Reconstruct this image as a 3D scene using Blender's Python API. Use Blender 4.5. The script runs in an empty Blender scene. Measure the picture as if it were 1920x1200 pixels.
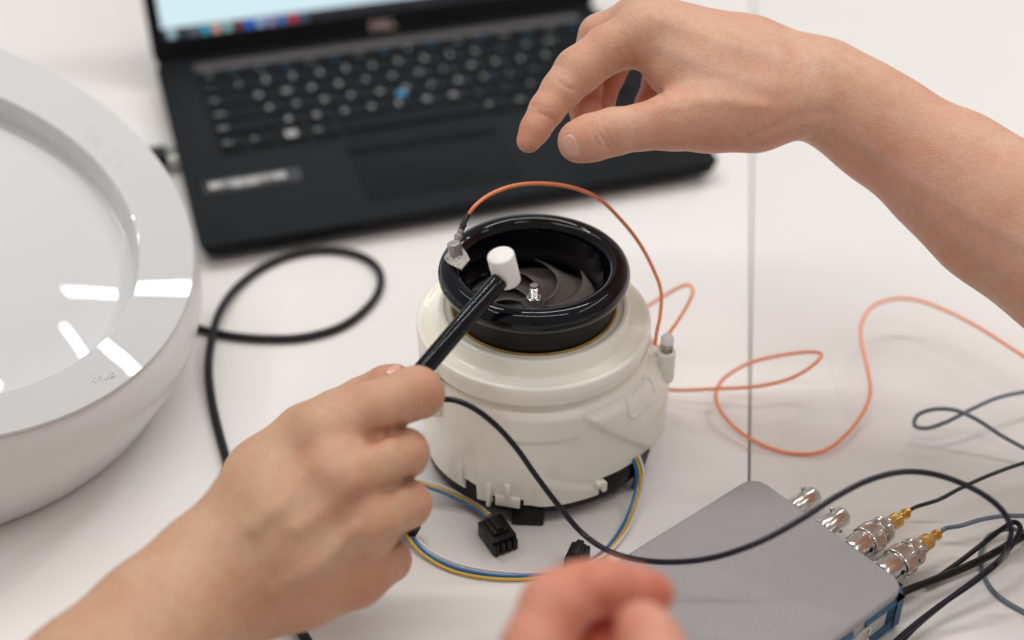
import bpy, bmesh, math, random
import numpy as np
from mathutils import Vector, Matrix, Euler

random.seed(7)
rng = np.random.default_rng(7)
scene = bpy.context.scene
COL = scene.collection
R = math.radians

# ------------------------------------------------------------------ camera
CAM_H, PITCH, FPX = 0.477, R(36.47), 2667.0       # camera height above the table, downward pitch, focal length in 1/1920 frame widths
cam_d = bpy.data.cameras.new('camera')
cam = bpy.data.objects.new('camera', cam_d)
COL.objects.link(cam)
cam.location = (0, 0, CAM_H)
cam.rotation_euler = (R(90) - PITCH, 0, 0)
cam_d.sensor_width = 36.0
cam_d.lens = FPX * 36.0 / 1920.0
cam_d.clip_start = 0.01
cam_d.clip_end = 50
cam_d.dof.use_dof = True
cam_d.dof.focus_distance = 0.632
cam_d.dof.aperture_fstop = 3.5
scene.camera = cam

# ------------------------------------------------------------------ world, lamps, exposure
world = bpy.data.worlds.new('World')
scene.world = world
world.use_nodes = True
bg = world.node_tree.nodes['Background']
bg.inputs['Color'].default_value = (1.0, 0.975, 0.952, 1)
bg.inputs['Strength'].default_value = 0.33
scene.view_settings.view_transform = 'Standard'
scene.view_settings.look = 'None'
scene.view_settings.gamma = 1
scene.view_settings.exposure = -0.03
scene.cycles.max_bounces = 8
scene.cycles.use_denoising = True


def strip_lamp(name, loc, length, width, power, rotz=0.0):
    d = bpy.data.lights.new(name, 'AREA')
    d.shape = 'RECTANGLE'
    d.size, d.size_y = length, width
    d.energy = power
    d.color = (1.0, 0.97, 0.94)
    o = bpy.data.objects.new(name, d)
    COL.objects.link(o)
    o.location = loc
    o.rotation_euler = (0, 0, rotz)          # shines straight down
    return o


strip_lamp('ceiling_strip_lamp', (1.415, 2.773, 2.0), 1.3, 0.06, 15, R(48))
strip_lamp('ceiling_strip_lamp', (1.185, 1.912, 2.0), 0.31, 0.05, 4, R(-29.5))
strip_lamp('ceiling_strip_lamp', (-0.15, 1.30, 2.0), 2.0, 0.05, 22)
strip_lamp('ceiling_strip_lamp', (1.70, 0.60, 2.0), 2.0, 0.05, 9, R(90))
strip_lamp('ceiling_strip_lamp', (-1.20, 0.90, 2.0), 2.0, 0.05, 6, R(90))
strip_lamp('ceiling_strip_lamp', (-0.1, -0.10, 2.0), 2.2, 0.05, 11)

# ------------------------------------------------------------------ pixel rays to world points
cp, sp_ = math.cos(PITCH), math.sin(PITCH)


def ray(u, v):
    Y = (600 - v) / FPX
    return np.array([(u - 960) / FPX, cp + Y * sp_, -sp_ + Y * cp])


def P(u, v, z=0.0):            # the point at height z (mm) seen at (u, v) of the 1920x1200 photo
    d = ray(u, v)
    t = (z / 1000 - CAM_H) / d[2]
    return np.array([0, 0, CAM_H]) + t * d


def PZ(u, v, Z):               # the point at depth Z (mm)
    return np.array([0, 0, CAM_H]) + Z / 1000 * ray(u, v)


# ------------------------------------------------------------------ materials
def pmat(name, col, rough=0.5, metal=0.0, spec=0.5, coat=0.0, sss=0.0, sss_r=(1, .5, .3), sss_s=0.002,
         noise=None, bump=None, emit=None, trans=0.0, rough_noise=None):
    m = bpy.data.materials.new(name)
    m.use_nodes = True
    nt = m.node_tree
    b = nt.nodes['Principled BSDF']
    b.inputs['Base Color'].default_value = (*col, 1)
    b.inputs['Roughness'].default_value = rough
    b.inputs['Metallic'].default_value = metal
    b.inputs['Specular IOR Level'].default_value = spec
    b.inputs['Coat Weight'].default_value = coat
    b.inputs['Coat Roughness'].default_value = 0.05
    b.inputs['Transmission Weight'].default_value = trans
    if sss:
        b.inputs['Subsurface Weight'].default_value = sss
        b.inputs['Subsurface Radius'].default_value = sss_r
        b.inputs['Subsurface Scale'].default_value = sss_s
    tc = nt.nodes.new('ShaderNodeTexCoord')
    if noise:
        sc, amt = noise
        n = nt.nodes.new('ShaderNodeTexNoise')
        n.inputs['Scale'].default_value = sc
        n.inputs['Detail'].default_value = 6
        nt.links.new(tc.outputs['Object'], n.inputs['Vector'])
        mp = nt.nodes.new('ShaderNodeMapRange')
        mp.inputs['To Min'].default_value = 1 - amt
        mp.inputs['To Max'].default_value = 1 + amt
        mp.inputs['From Min'].default_value = 0.25
        mp.inputs['From Max'].default_value = 0.75
        nt.links.new(n.outputs['Fac'], mp.inputs['Value'])
        mx = nt.nodes.new('ShaderNodeMix')
        mx.data_type = 'RGBA'
        mx.blend_type = 'MULTIPLY'
        mx.inputs['Factor'].default_value = 1
        mx.inputs['A'].default_value = (*col, 1)
        nt.links.new(mp.outputs['Result'], mx.inputs['B'])
        nt.links.new(mx.outputs['Result'], b.inputs['Base Color'])
    if rough_noise:
        sc, lo, hi = rough_noise
        n = nt.nodes.new('ShaderNodeTexNoise')
        n.inputs['Scale'].default_value = sc
        n.inputs['Detail'].default_value = 5
        nt.links.new(tc.outputs['Object'], n.inputs['Vector'])
        mp = nt.nodes.new('ShaderNodeMapRange')
        mp.inputs['To Min'].default_value = lo
        mp.inputs['To Max'].default_value = hi
        mp.inputs['From Min'].default_value = 0.3
        mp.inputs['From Max'].default_value = 0.7
        nt.links.new(n.outputs['Fac'], mp.inputs['Value'])
        nt.links.new(mp.outputs['Result'], b.inputs['Roughness'])
    if bump:
        sc, st, dist = bump
        n = nt.nodes.new('ShaderNodeTexNoise')
        n.inputs['Scale'].default_value = sc
        n.inputs['Detail'].default_value = 4
        nt.links.new(tc.outputs['Object'], n.inputs['Vector'])
        bp = nt.nodes.new('ShaderNodeBump')
        bp.inputs['Strength'].default_value = st
        bp.inputs['Distance'].default_value = dist
        nt.links.new(n.outputs['Fac'], bp.inputs['Height'])
        nt.links.new(bp.outputs['Normal'], b.inputs['Normal'])
    if emit:
        b.inputs['Emission Color'].default_value = (*emit[0], 1)
        b.inputs['Emission Strength'].default_value = emit[1]
    return m


def skin_mat(name, base, red, tan, sss=0.11):
    m = bpy.data.materials.new(name)
    m.use_nodes = True
    nt = m.node_tree
    N, L = nt.nodes, nt.links
    b = N['Principled BSDF']
    b.inputs['Specular IOR Level'].default_value = 0.35
    b.inputs['Subsurface Weight'].default_value = sss
    b.inputs['Subsurface Radius'].default_value = (1.0, 0.35, 0.18)
    b.inputs['Subsurface Scale'].default_value = 0.004
    tc = N.new('ShaderNodeTexCoord')

    def noise(scale, detail, lo, hi, rough=0.55):
        n = N.new('ShaderNodeTexNoise')
        n.inputs['Scale'].default_value = scale
        n.inputs['Detail'].default_value = detail
        n.inputs['Roughness'].default_value = rough
        L.new(tc.outputs['Object'], n.inputs['Vector'])
        mp = N.new('ShaderNodeMapRange')
        mp.inputs['From Min'].default_value = 0.3
        mp.inputs['From Max'].default_value = 0.7
        mp.inputs['To Min'].default_value = lo
        mp.inputs['To Max'].default_value = hi
        L.new(n.outputs['Fac'], mp.inputs['Value'])
        return mp.outputs['Result']

    def mix(fac, a, bb, mode='MIX'):
        x = N.new('ShaderNodeMix')
        x.data_type = 'RGBA'
        x.blend_type = mode
        for key, val in (('Factor', fac), ('A', a), ('B', bb)):
            if isinstance(val, (int, float)):
                x.inputs[key].default_value = val
            elif isinstance(val, tuple):
                x.inputs[key].default_value = (*val, 1)
            else:
                L.new(val, x.inputs[key])
        return x.outputs['Result']
    at = N.new('ShaderNodeAttribute')
    at.attribute_name = 'flush'
    c = mix(noise(28, 4, 0.0, 0.8), base, tan)
    c = mix(noise(55, 5, -0.12, 0.50, 0.65), c, red)
    c = mix(noise(240, 3, -0.2, 0.22), c, red)
    c = mix(at.outputs['Fac'], c, red)
    at2 = N.new('ShaderNodeAttribute')
    at2.attribute_name = 'vein'
    c = mix(at2.outputs['Fac'], c, (base[0] * 0.72, base[1] * 0.86, base[2] * 0.98))
    c = mix(1.0, c, noise(900, 3, 0.93, 1.07), 'MULTIPLY')
    L.new(c, b.inputs['Base Color'])
    L.new(noise(120, 3, 0.42, 0.58), b.inputs['Roughness'])
    # pores and the fine criss-cross of skin lines
    vo = N.new('ShaderNodeTexVoronoi')
    vo.inputs['Scale'].default_value = 900
    vo.feature = 'DISTANCE_TO_EDGE'
    L.new(tc.outputs['Object'], vo.inputs['Vector'])
    n2 = N.new('ShaderNodeTexNoise')
    n2.inputs['Scale'].default_value = 420
    n2.inputs['Detail'].default_value = 5
    L.new(tc.outputs['Object'], n2.inputs['Vector'])
    ad = N.new('ShaderNodeMath')
    ad.operation = 'ADD'
    L.new(vo.outputs['Distance'], ad.inputs[0])
    L.new(n2.outputs['Fac'], ad.inputs[1])
    bp = N.new('ShaderNodeBump')
    bp.inputs['Strength'].default_value = 0.5
    bp.inputs['Distance'].default_value = 0.0005
    L.new(ad.outputs[0], bp.inputs['Height'])
    L.new(bp.outputs['Normal'], b.inputs['Normal'])
    return m


M = {}
M['table'] = pmat('table_laminate', (0.80, 0.775, 0.755), 0.32, spec=0.4, noise=(3, 0.012), rough_noise=(9, 0.28, 0.42), bump=(900, 0.04, 0.0002))
M['edge'] = pmat('table_edge_band', (0.55, 0.54, 0.53), 0.5)
M['seam_block'] = pmat('seam_block_grey', (0.4, 0.4, 0.4), 0.5)
M['appl'] = pmat('appliance_white', (0.63, 0.63, 0.645), 0.012, spec=0.5, coat=0.0, noise=(5, 0.01))
M['appl_body'] = pmat('appliance_body_white', (0.74, 0.725, 0.725), 0.28, spec=0.45, noise=(5, 0.015))
M['appl_bowl'] = pmat('appliance_bowl_white', (0.66, 0.66, 0.67), 0.02, spec=0.4, noise=(5, 0.01))
M['appl_mark'] = pmat('appliance_printed_mark', (0.60, 0.595, 0.59), 0.2)
M['ivory'] = pmat('ivory_plastic', (0.94, 0.90, 0.795), 0.12, spec=0.5, sss=0.30, sss_r=(1, .9, .7), sss_s=0.004, noise=(25, 0.02))
M['ivory_clear'] = pmat('ivory_milky_window', (0.93, 0.885, 0.775), 0.06, spec=0.6, noise=(40, 0.03))
M['black_gloss'] = pmat('black_gloss_plastic', (0.0030, 0.0036, 0.0060), 0.07, spec=0.36)
M['black_satin'] = pmat('black_satin_skirt', (0.008, 0.008, 0.008), 0.40, spec=0.28, noise=(120, 0.25), bump=(900, 0.2, 0.0002))
M['black_matte'] = pmat('black_matte_plastic', (0.007, 0.007, 0.008), 0.45, spec=0.25, noise=(90, 0.2), bump=(700, 0.2, 0.0003))
M['dark_grey'] = pmat('dark_grey_plastic', (0.055, 0.06, 0.062), 0.5, noise=(90, 0.15))
M['gold_seal'] = pmat('golden_glue_line', (0.42, 0.25, 0.05), 0.35, noise=(200, 0.25))
M['impeller'] = pmat('impeller_plastic', (0.085, 0.075, 0.07), 0.55, spec=0.2, noise=(120, 0.12))
M['impeller_blade'] = pmat('impeller_blade_plastic', (0.17, 0.148, 0.14), 0.42, spec=0.35, noise=(150, 0.12))
M['steel'] = pmat('zinc_steel', (0.68, 0.68, 0.66), 0.24, metal=1.0, noise=(300, 0.12))
M['nickel'] = pmat('nickel_plate', (0.72, 0.69, 0.65), 0.22, metal=1.0, noise=(200, 0.05))
M['gold'] = pmat('gold_plate', (0.84, 0.58, 0.20), 0.26, metal=1.0, noise=(300, 0.12))
M['spring'] = pmat('spring_wire', (0.42, 0.40, 0.36), 0.3, metal=1.0)
M['white_pl'] = pmat('white_nylon', (0.84, 0.83, 0.85), 0.38, sss=0.2, sss_r=(1, 1, 1), sss_s=0.003, noise=(150, 0.03))
M['hammer_tip'] = pmat('white_hammer_tip', (0.86, 0.83, 0.815), 0.5, sss=0.2, sss_r=(1, .9, .9), sss_s=0.002, noise=(180, 0.03), bump=(700, 0.1, 0.0002))
M['orange'] = pmat('orange_cable', (0.95, 0.29, 0.12), 0.42, noise=(400, 0.06))
M['black_cable'] = pmat('black_cable_jacket', (0.008, 0.0075, 0.009), 0.34, spec=0.28, noise=(200, 0.2))
M['violet_cable'] = pmat('black_violet_cable_jacket', (0.010, 0.008, 0.016), 0.34, spec=0.28, noise=(200, 0.2))
M['green_cable'] = pmat('dark_green_cable_jacket', (0.014, 0.026, 0.012), 0.40, noise=(200, 0.2))
M['slate_cable'] = pmat('slate_cable_jacket', (0.13, 0.17, 0.21), 0.40, noise=(300, 0.12))
M['w_blue'] = pmat('blue_wire', (0.012, 0.17, 0.47), 0.35)
M['w_yellow'] = pmat('yellow_wire', (0.72, 0.44, 0.035), 0.38)
M['w_white'] = pmat('white_wire', (0.80, 0.77, 0.72), 0.38)
M['scope_grey'] = pmat('grey_powder_coat', (0.31, 0.30, 0.31), 0.48, spec=0.4, noise=(500, 0.05), bump=(1300, 0.22, 0.0003))
M['scope_blue'] = pmat('blue_rubber', (0.025, 0.085, 0.165), 0.5, noise=(150, 0.1))
M['scope_cream'] = pmat('pale_end_panel', (0.62, 0.58, 0.53), 0.45, noise=(150, 0.04))
M['scope_mark'] = pmat('raised_swirl', (0.70, 0.66, 0.61), 0.4)
M['lap'] = pmat('laptop_soft_black', (0.0075, 0.008, 0.0095), 0.50, spec=0.12, noise=(60, 0.12), bump=(1500, 0.08, 0.0002))
M['lap_key'] = pmat('laptop_key', (0.006, 0.0063, 0.0072), 0.55, spec=0.10, noise=(100, 0.1))
M['lap_well'] = pmat('laptop_key_well', (0.004, 0.004, 0.005), 0.55, spec=0.2)
M['lap_strip'] = pmat('laptop_speaker_strip', (0.075, 0.068, 0.068), 0.45, noise=(800, 0.3))
M['legend'] = pmat('key_legend', (0.48, 0.47, 0.46), 0.5)
M['legend_blue'] = pmat('key_legend_blue', (0.03, 0.23, 0.42), 0.5)
M['legend_dim'] = pmat('key_legend_dim', (0.40, 0.39, 0.38), 0.5)
M['blue_stick'] = pmat('pointing_stick_blue', (0.04, 0.30, 0.52), 0.5)
M['logo'] = pmat('bezel_logo', (0.62, 0.47, 0.45), 0.3, metal=0.4)
M['sticker'] = pmat('sticker_black', (0.02, 0.017, 0.017), 0.4)
M['screen'] = pmat('lit_screen', (0.02, 0.02, 0.02), 0.25, emit=((0.70, 0.90, 0.98), 0.93))
M['taskbar'] = pmat('lit_taskbar', (0.01, 0.01, 0.01), 0.25, emit=((0.010, 0.013, 0.02), 1.0))
M['tape'] = pmat('grey_tape', (0.46, 0.44, 0.42), 0.30, noise=(1100, 0.5), bump=(1400, 0.8, 0.0006))
M['sensor'] = pmat('sensor_titanium', (0.42, 0.385, 0.355), 0.42, metal=0.55, noise=(700, 0.2))
M['shrink'] = pmat('dark_shrink_sleeve', (0.030, 0.032, 0.033), 0.45, noise=(900, 0.3))
M['nail'] = pmat('finger_nail', (0.68, 0.385, 0.300), 0.20, spec=0.5, sss=0.15, sss_r=(1, .4, .3), sss_s=0.002)
M['skin_a'] = skin_mat('skin_reaching_hand', (0.69, 0.415, 0.300), (0.62, 0.225, 0.150), (0.65, 0.42, 0.275))
M['skin_b'] = skin_mat('skin_gripping_hand', (0.59, 0.365, 0.245), (0.55, 0.22, 0.142), (0.57, 0.37, 0.22))
M['skin_c'] = skin_mat('skin_near_fingers', (0.72, 0.365, 0.255), (0.58, 0.15, 0.09), (0.70, 0.40, 0.28))


# ------------------------------------------------------------------ mesh helpers
def mesh_data(name, verts, faces, mat, smooth=True, sharp=None):
    me = bpy.data.meshes.new(name)
    me.from_pydata([tuple(map(float, v)) for v in verts], [], [tuple(map(int, f)) for f in faces])
    me.materials.append(mat)
    if smooth:
        me.polygons.foreach_set('use_smooth', [True] * len(me.polygons))
        if sharp is not None:
            me.set_sharp_from_angle(angle=R(sharp))
    me.update()
    return me


def obj(name, data, parent=None, loc=None, rot=None):
    o = bpy.data.objects.new(name, data)
    COL.objects.link(o)
    if parent is not None:
        o.parent = parent
    if loc is not None:
        o.location = tuple(loc)
    if rot is not None:
        o.rotation_euler = rot
    return o


def part(name, vf, mat, parent=None, smooth=True, sharp=35, loc=None, rot=None):
    return obj(name, mesh_data(name, vf[0], vf[1], mat, smooth, sharp), parent, loc, rot)


def thing(name, label, cat, loc=(0, 0, 0), rotz=0.0, group=None):
    o = obj(name, None, None, loc, (0, 0, rotz))
    o.empty_display_size = 0.02
    tag(o, label, cat, group)
    return o


def tag(o, label, cat, group=None):
    o['label'] = label
    o['category'] = cat
    if group:
        o['group'] = group
    return o


def join(*vfs):
    V, F, n = [], [], 0
    for v, f in vfs:
        V.extend([tuple(x) for x in v])
        F.extend([tuple(i + n for i in q) for q in f])
        n += len(v)
    return V, F


def xf(vf, mat4):
    return [tuple(mat4 @ Vector(v)) for v in vf[0]], vf[1]


def rbox(sx, sy, sz, bev=0.0008, seg=2, c=(0, 0, 0)):
    bm = bmesh.new()
    bmesh.ops.create_cube(bm, size=1)
    bmesh.ops.scale(bm, vec=(sx, sy, sz), verts=bm.verts)
    if bev:
        bmesh.ops.bevel(bm, geom=bm.edges[:], offset=bev, segments=seg, affect='EDGES', profile=0.5)
    bm.verts.index_update()
    V = [(v.co.x + c[0], v.co.y + c[1], v.co.z + c[2]) for v in bm.verts]
    F = [[v.index for v in f.verts] for f in bm.faces]
    bm.free()
    return V, F


def rrect(x0, x1, y0, y1, r, n=8):
    pts = []
    for cx, cy, a0 in ((x1 - r, y1 - r, 0), (x0 + r, y1 - r, 90), (x0 + r, y0 + r, 180), (x1 - r, y0 + r, 270)):
        for k in range(n + 1):
            a = R(a0 + 90 * k / n)
            pts.append((cx + r * math.cos(a), cy + r * math.sin(a)))
    return pts


def prism(poly, z0, z1, bev=0.0, seg=3):
    """Vertical prism with a rounded upper edge; poly counter-clockwise."""
    p = np.array(poly)
    n = len(p)
    d = np.roll(p, -1, 0) - np.roll(p, 1, 0)
    nr = np.c_[d[:, 1], -d[:, 0]]
    nr /= np.linalg.norm(nr, axis=1)[:, None] + 1e-12
    rings = [(0.0, z0), (0.0, z1 - bev)]
    if bev:
        for k in range(1, seg + 1):
            a = R(90 * k / seg)
            rings.append((bev * (1 - math.cos(a)), z1 - bev + bev * math.sin(a)))
    V, F = [], []
    for ins, z in rings:
        q = p - nr * ins
        V += [(x, y, z) for x, y in q]
    for i in range(len(rings) - 1):
        for j in range(n):
            k = (j + 1) % n
            F.append((i * n + j, i * n + k, (i + 1) * n + k, (i + 1) * n + j))
    F.append(tuple(range(n))[::-1])
    m = (len(rings) - 1) * n
    F.append(tuple(m + j for j in range(n)))
    return V, F


def lathe(prof, n=96, closed=False, rfun=None):
    """Spin (r, z) pairs about z."""
    V, F = [], []
    m = len(prof)
    for j in range(n):
        a = 2 * math.pi * j / n
        for i, (r, z) in enumerate(prof):
            rr = r if rfun is None else rfun(i, j, r)
            V.append((rr * math.cos(a), rr * math.sin(a), z))
    rng_ = range(m if closed else m - 1)
    for j in range(n):
        k = (j + 1) % n
        for i in rng_:
            i2 = (i + 1) % m
            F.append((j * m + i, k * m + i, k * m + i2, j * m + i2))
    return V, F


def cyl_profile(segs, bev=0.0002):
    """(r, z) outline closed on the axis for a turned part: list of (r, z) points."""
    return [(1e-5, segs[0][1])] + list(segs) + [(1e-5, segs[-1][1])]


def spline(pts, per=10):
    """Centripetal-like Catmull-Rom through the points."""
    p = np.array(pts, float)
    p = np.vstack([2 * p[0] - p[1], p, 2 * p[-1] - p[-2]])
    out = []
    for i in range(1, len(p) - 2):
        p0, p1, p2, p3 = p[i - 1:i + 3]
        d01, d12, d23 = [max(np.linalg.norm(b - a) ** 0.5, 1e-4) for a, b in ((p0, p1), (p1, p2), (p2, p3))]
        m1 = (p1 - p0) / d01 - (p2 - p0) / (d01 + d12) + (p2 - p1) / d12
        m2 = (p2 - p1) / d12 - (p3 - p1) / (d12 + d23) + (p3 - p2) / d23
        m1, m2 = m1 * d12, m2 * d12
        for k in range(per):
            t = k / per
            out.append((2 * t**3 - 3 * t**2 + 1) * p1 + (t**3 - 2 * t**2 + t) * m1 + (-2 * t**3 + 3 * t**2) * p2 + (t**3 - t**2) * m2)
    out.append(p[-2])
    return np.array(out)


def tube(path, rad, seg=10):
    p = np.array(path, float)
    n = len(p)
    rad = np.full(n, rad) if np.isscalar(rad) else np.array(rad)
    t = np.gradient(p, axis=0)
    t /= np.linalg.norm(t, axis=1)[:, None] + 1e-12
    up = np.array([0, 0, 1.0]) if abs(t[0][2]) < 0.9 else np.array([1.0, 0, 0])
    a = np.cross(t[0], up)
    a /= np.linalg.norm(a)
    V, F = [], []
    for i in range(n):
        a = a - t[i] * (a @ t[i])
        a /= np.linalg.norm(a)
        b = np.cross(t[i], a)
        for k in range(seg):
            w = 2 * math.pi * k / seg
            V.append(p[i] + rad[i] * (math.cos(w) * a + math.sin(w) * b))
    for i in range(n - 1):
        for k in range(seg):
            l = (k + 1) % seg
            F.append((i * seg + k, i * seg + l, (i + 1) * seg + l, (i + 1) * seg + k))
    F.append(tuple(range(seg))[::-1])
    F.append(tuple((n - 1) * seg + k for k in range(seg)))
    return V, F


def rel(vf, root):
    o = np.array(root.location)
    return [tuple(np.array(v) - o) for v in vf[0]], vf[1]


def frame_to(loc, zdir, xhint=(1, 0, 0)):
    """4x4 with local z along zdir at loc."""
    z = Vector(zdir).normalized()
    x = Vector(xhint)
    x = (x - z * x.dot(z)).normalized()
    y = z.cross(x)
    m = Matrix((x, y, z)).transposed().to_4x4()
    m.translation = Vector(loc)
    return m


# ------------------------------------------------------------------ tables
s0, s1 = P(1405, 895)[:2], P(1412.5, 0)[:2]
sd = (s1 - s0) / np.linalg.norm(s1 - s0)
sn = np.array([sd[1], -sd[0]])            # to the right of the seam
GAP = 0.00055


def table_slab(side, width):
    a = s0 - sd * 0.75 + sn * side * GAP
    b = s0 + sd * 2.2 + sn * side * GAP
    c, d = b + sn * side * width, a + sn * side * width
    poly = [a, d, c, b] if side > 0 else [a, b, c, d]
    return prism([tuple(q) for q in poly], -0.025, 0.0, 0.0008, 2), poly


for side, lab in ((-1, 'white laminate table under the laptop, fan and round appliance'),
                  (1, 'white laminate table right of the seam under the coiled orange wire')):
    vf, poly = table_slab(side, 1.9)
    t = thing('table', lab, 'table', (float(poly[0][0]), float(poly[0][1]), -0.025), 0)
    part('tabletop', rel(vf, t), M['table'], t, sharp=30)
    if side < 0:
        a, b = s0 - sd * 0.70, s0 + sd * 2.1
        q = [a - sn * .03, a + sn * .03, b + sn * .03, b - sn * .03]
        part('seam_light_block', rel(prism([tuple(x) for x in q], -0.065, -0.0252), t), M['seam_block'], t, smooth=False)  # added unseen strip under the gap, stops world light showing through the seam

# ------------------------------------------------------------------ laptop
LAPX, LAPY, LAPA = -0.1847, 0.7016, R(17.54)
lap = thing('laptop', 'open black laptop with lit screen standing behind the fan', 'laptop', (LAPX, LAPY, 0), LAPA)
LW, LD0, LD1 = 0.333, -0.006, 0.229


def deck(y):
    return 0.0150 + 0.007 * (y - LD0) / (LD1 - LD0)


def lap_base():
    poly = rrect(0, LW, LD0, LD1, 0.0065, 6)
    v1, f1 = prism(poly, 0.004, 1.0, 0.0, 1)
    V = []
    n = len(poly)
    cx, cy = LW / 2, (LD0 + LD1) / 2
    rings = [(0.940, 0.0025), (0.985, 0.0065), (1.0, None), (0.9975, 'top')]
    F = []
    for s, zz in rings:
        for x, y in poly:
            X, Y = cx + (x - cx) * s, cy + (y - cy) * s
            if zz is None:
                z = deck(Y) - 0.0012
            elif zz == 'top':
                z = deck(Y)
            else:
                z = zz
            V.append((X, Y, z))
    for i in range(len(rings) - 1):
        for j in range(n):
            k = (j + 1) % n
            F.append((i * n + j, i * n + k, (i + 1) * n + k, (i + 1) * n + j))
    F.append(tuple(range(n))[::-1])
    F.append(tuple(3 * n + j for j in range(n)))
    return V, F


part('base', lap_base(), M['lap'], lap, sharp=40)
for fx in (0.03, LW - 0.03):
    for fy in (0.02, 0.205):
        part('rubber_foot', rbox(0.03, 0.008, 0.0028, 0.0006, 1, (fx, fy, 0.0014)), M['black_matte'], lap)
tilt = math.atan2(0.007, LD1 - LD0)
KX0, KX1 = 0.0265, 0.314


def deck_plate(name, x0, x1, y0, y1, h, mat, bev=0.0006, r=0.003, parent=None, lift=0.0):
    poly = rrect(x0, x1, y0, y1, r, 4)
    v, f = prism(poly, -0.0005, h, min(bev, h * 0.6), 2)
    v = [(x, y, deck(y) + z + lift) for x, y, z in v]
    return part(name, (v, f), mat, parent or lap, sharp=40)


deck_plate('keyboard_well', KX0 - 0.002, KX1 + 0.002, 0.094, 0.2075, 0.0003, M['lap_well'], 0.0001)
deck_plate('speaker_strip', KX0 - 0.001, KX1 + 0.001, 0.2095, 0.2205, 0.0009, M['lap_strip'], 0.0005, 0.004)
# touchpad with its buttons
deck_plate('touchpad', 0.106, 0.206, 0.013, 0.070, 0.0002, M['lap_key'], 0.0001)
deck_plate('touchpad_button', 0.106, 0.1555, 0.0715, 0.086, 0.0010, M['lap_key'], 0.0005)
deck_plate('touchpad_button', 0.1565, 0.206, 0.0715, 0.086, 0.0010, M['lap_key'], 0.0005)

U = 0.019
rows = [
    (0.1995, 0.0105, [('Esc', .945)] + [('F%d' % k, .945) for k in range(1, 13)] + [('Prt', .945), ('Ins', .945), ('Del', .945)]),
    (0.1815, 0.0160, [(c, 1) for c in '`1234567890-='] + [('Back', 2.13)]),
    (0.1625, 0.0160, [('Tab', 1.5)] + [(c, 1) for c in 'QWERTYUIOP[]'] + [('\\', 1.63)]),
    (0.1435, 0.0160, [('Caps', 1.75)] + [(c, 1) for c in "ASDFGHJKL;'"] + [('Enter', 2.38)]),
    (0.1245, 0.0160, [('Shift', 2.25)] + [(c, 1) for c in 'ZXCVBNM,./'] + [('Shift', 2.88)]),
    (0.1050, 0.0160, [('Ctrl', 1), ('Fn', 1), ('win', 1.2), ('Alt', 1.1), ('', 5.1), ('Alt', 1.1), ('Ctrl', 1.1), ('<', 1.17), ('^', 1.17), ('>', 1.19)]),
]
text_jobs = []
key_cache = {}
for ri, (ky, kh, keys) in enumerate(rows):
    x = KX0
    for ci, (lab, w) in enumerate(keys):
        kw = w * U
        key = (round(kw, 5), kh)
        if key not in key_cache:
            v, f = rbox(kw - 0.0026, kh, 0.0018, 0.0006, 2)
            key_cache[key] = mesh_data('key', v, f, M['lap_key'], True, 40)
        k = obj('key', key_cache[key], lap, (x + kw / 2, ky, deck(ky) + 0.0011), (tilt, 0, 0))
        x += kw
        if lab == 'win':
            vs, fs = [], []
            for qx in (-0.00195, 0.00195):
                for qy in (-0.00195, 0.00195):
                    v, f = rbox(0.0034, 0.0034, 0.0001, 0, 1, (qx - 0.001, qy, 0.00096))
                    fs += [[i + len(vs) for i in q] for q in f]
                    vs += v
            part('legend', (vs, fs), M['legend'], k, smooth=False)
        elif lab:
            word = len(lab) > 1
            size = 0.0036 if word else 0.0056
            if ri == 0:
                mt, size = ('legend_blue' if ci % 2 else 'legend_dim'), 0.0034
            else:
                mt = 'legend' if not word else 'legend_dim'
            dx = -kw / 2 + 0.0033 if word else -0.0042
            dy = -0.0012 if word else -0.0022
            if ri == 0:
                dx = -0.003
            text_jobs.append((lab, size, mt, k, (dx, dy, 0.00098), 0.00022 if not word else 0.00012))
            if not word and lab.isdigit():
                text_jobs.append(('!@#$%^&*()'['1234567890'.index(lab)], 0.0034, 'legend_dim', k, (-0.004, 0.0035, 0.00098), 0.0001))
            if lab in 'UIOPJKLMN789' or lab in ('Prt', 'Ins'):
                text_jobs.append(('8456*123'[ci % 8], 0.0032, 'legend_blue', k, (0.0022, -0.004, 0.00098), 0.0001))

stick = part('pointing_stick', xf(lathe(cyl_profile([(0.0034, 0), (0.0037, 0.0016), (0.0034, 0.0024), (0.0024, 0.0028)]), 20),
             Matrix.Translation((0.1565, 0.134, deck(0.134) + 0.0012))), M['blue_stick'], lap)

# sticker with a white barcode on the palm rest
stk = deck_plate('sticker', 0.0105, 0.0720, 0.050, 0.0655, 0.00025, M['sticker'], 0.0001, 0.001)
bv, bf = [], []
bx = 0.0145
while bx < 0.0590:
    w = random.choice([0.0006, 0.0009, 0.0014, 0.002])
    if bx < 0.019 or bx > 0.054:
        w = 0.0034
    y0 = 0.0535 if 0.0285 < bx < 0.044 else 0.0555
    v, f = prism([(bx, y0), (bx + w, y0), (bx + w, 0.0625), (bx, 0.0625)], 0, 0.00012)
    v = [(a, b, deck(b) + 0.00028 + c) for a, b, c in v]
    bf += [[i + len(bv) for i in q] for q in f]
    bv += v
    bx += w + random.choice([0.0004, 0.0006, 0.0009])
part('barcode', (bv, bf), M['legend'], stk, smooth=False)

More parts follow.
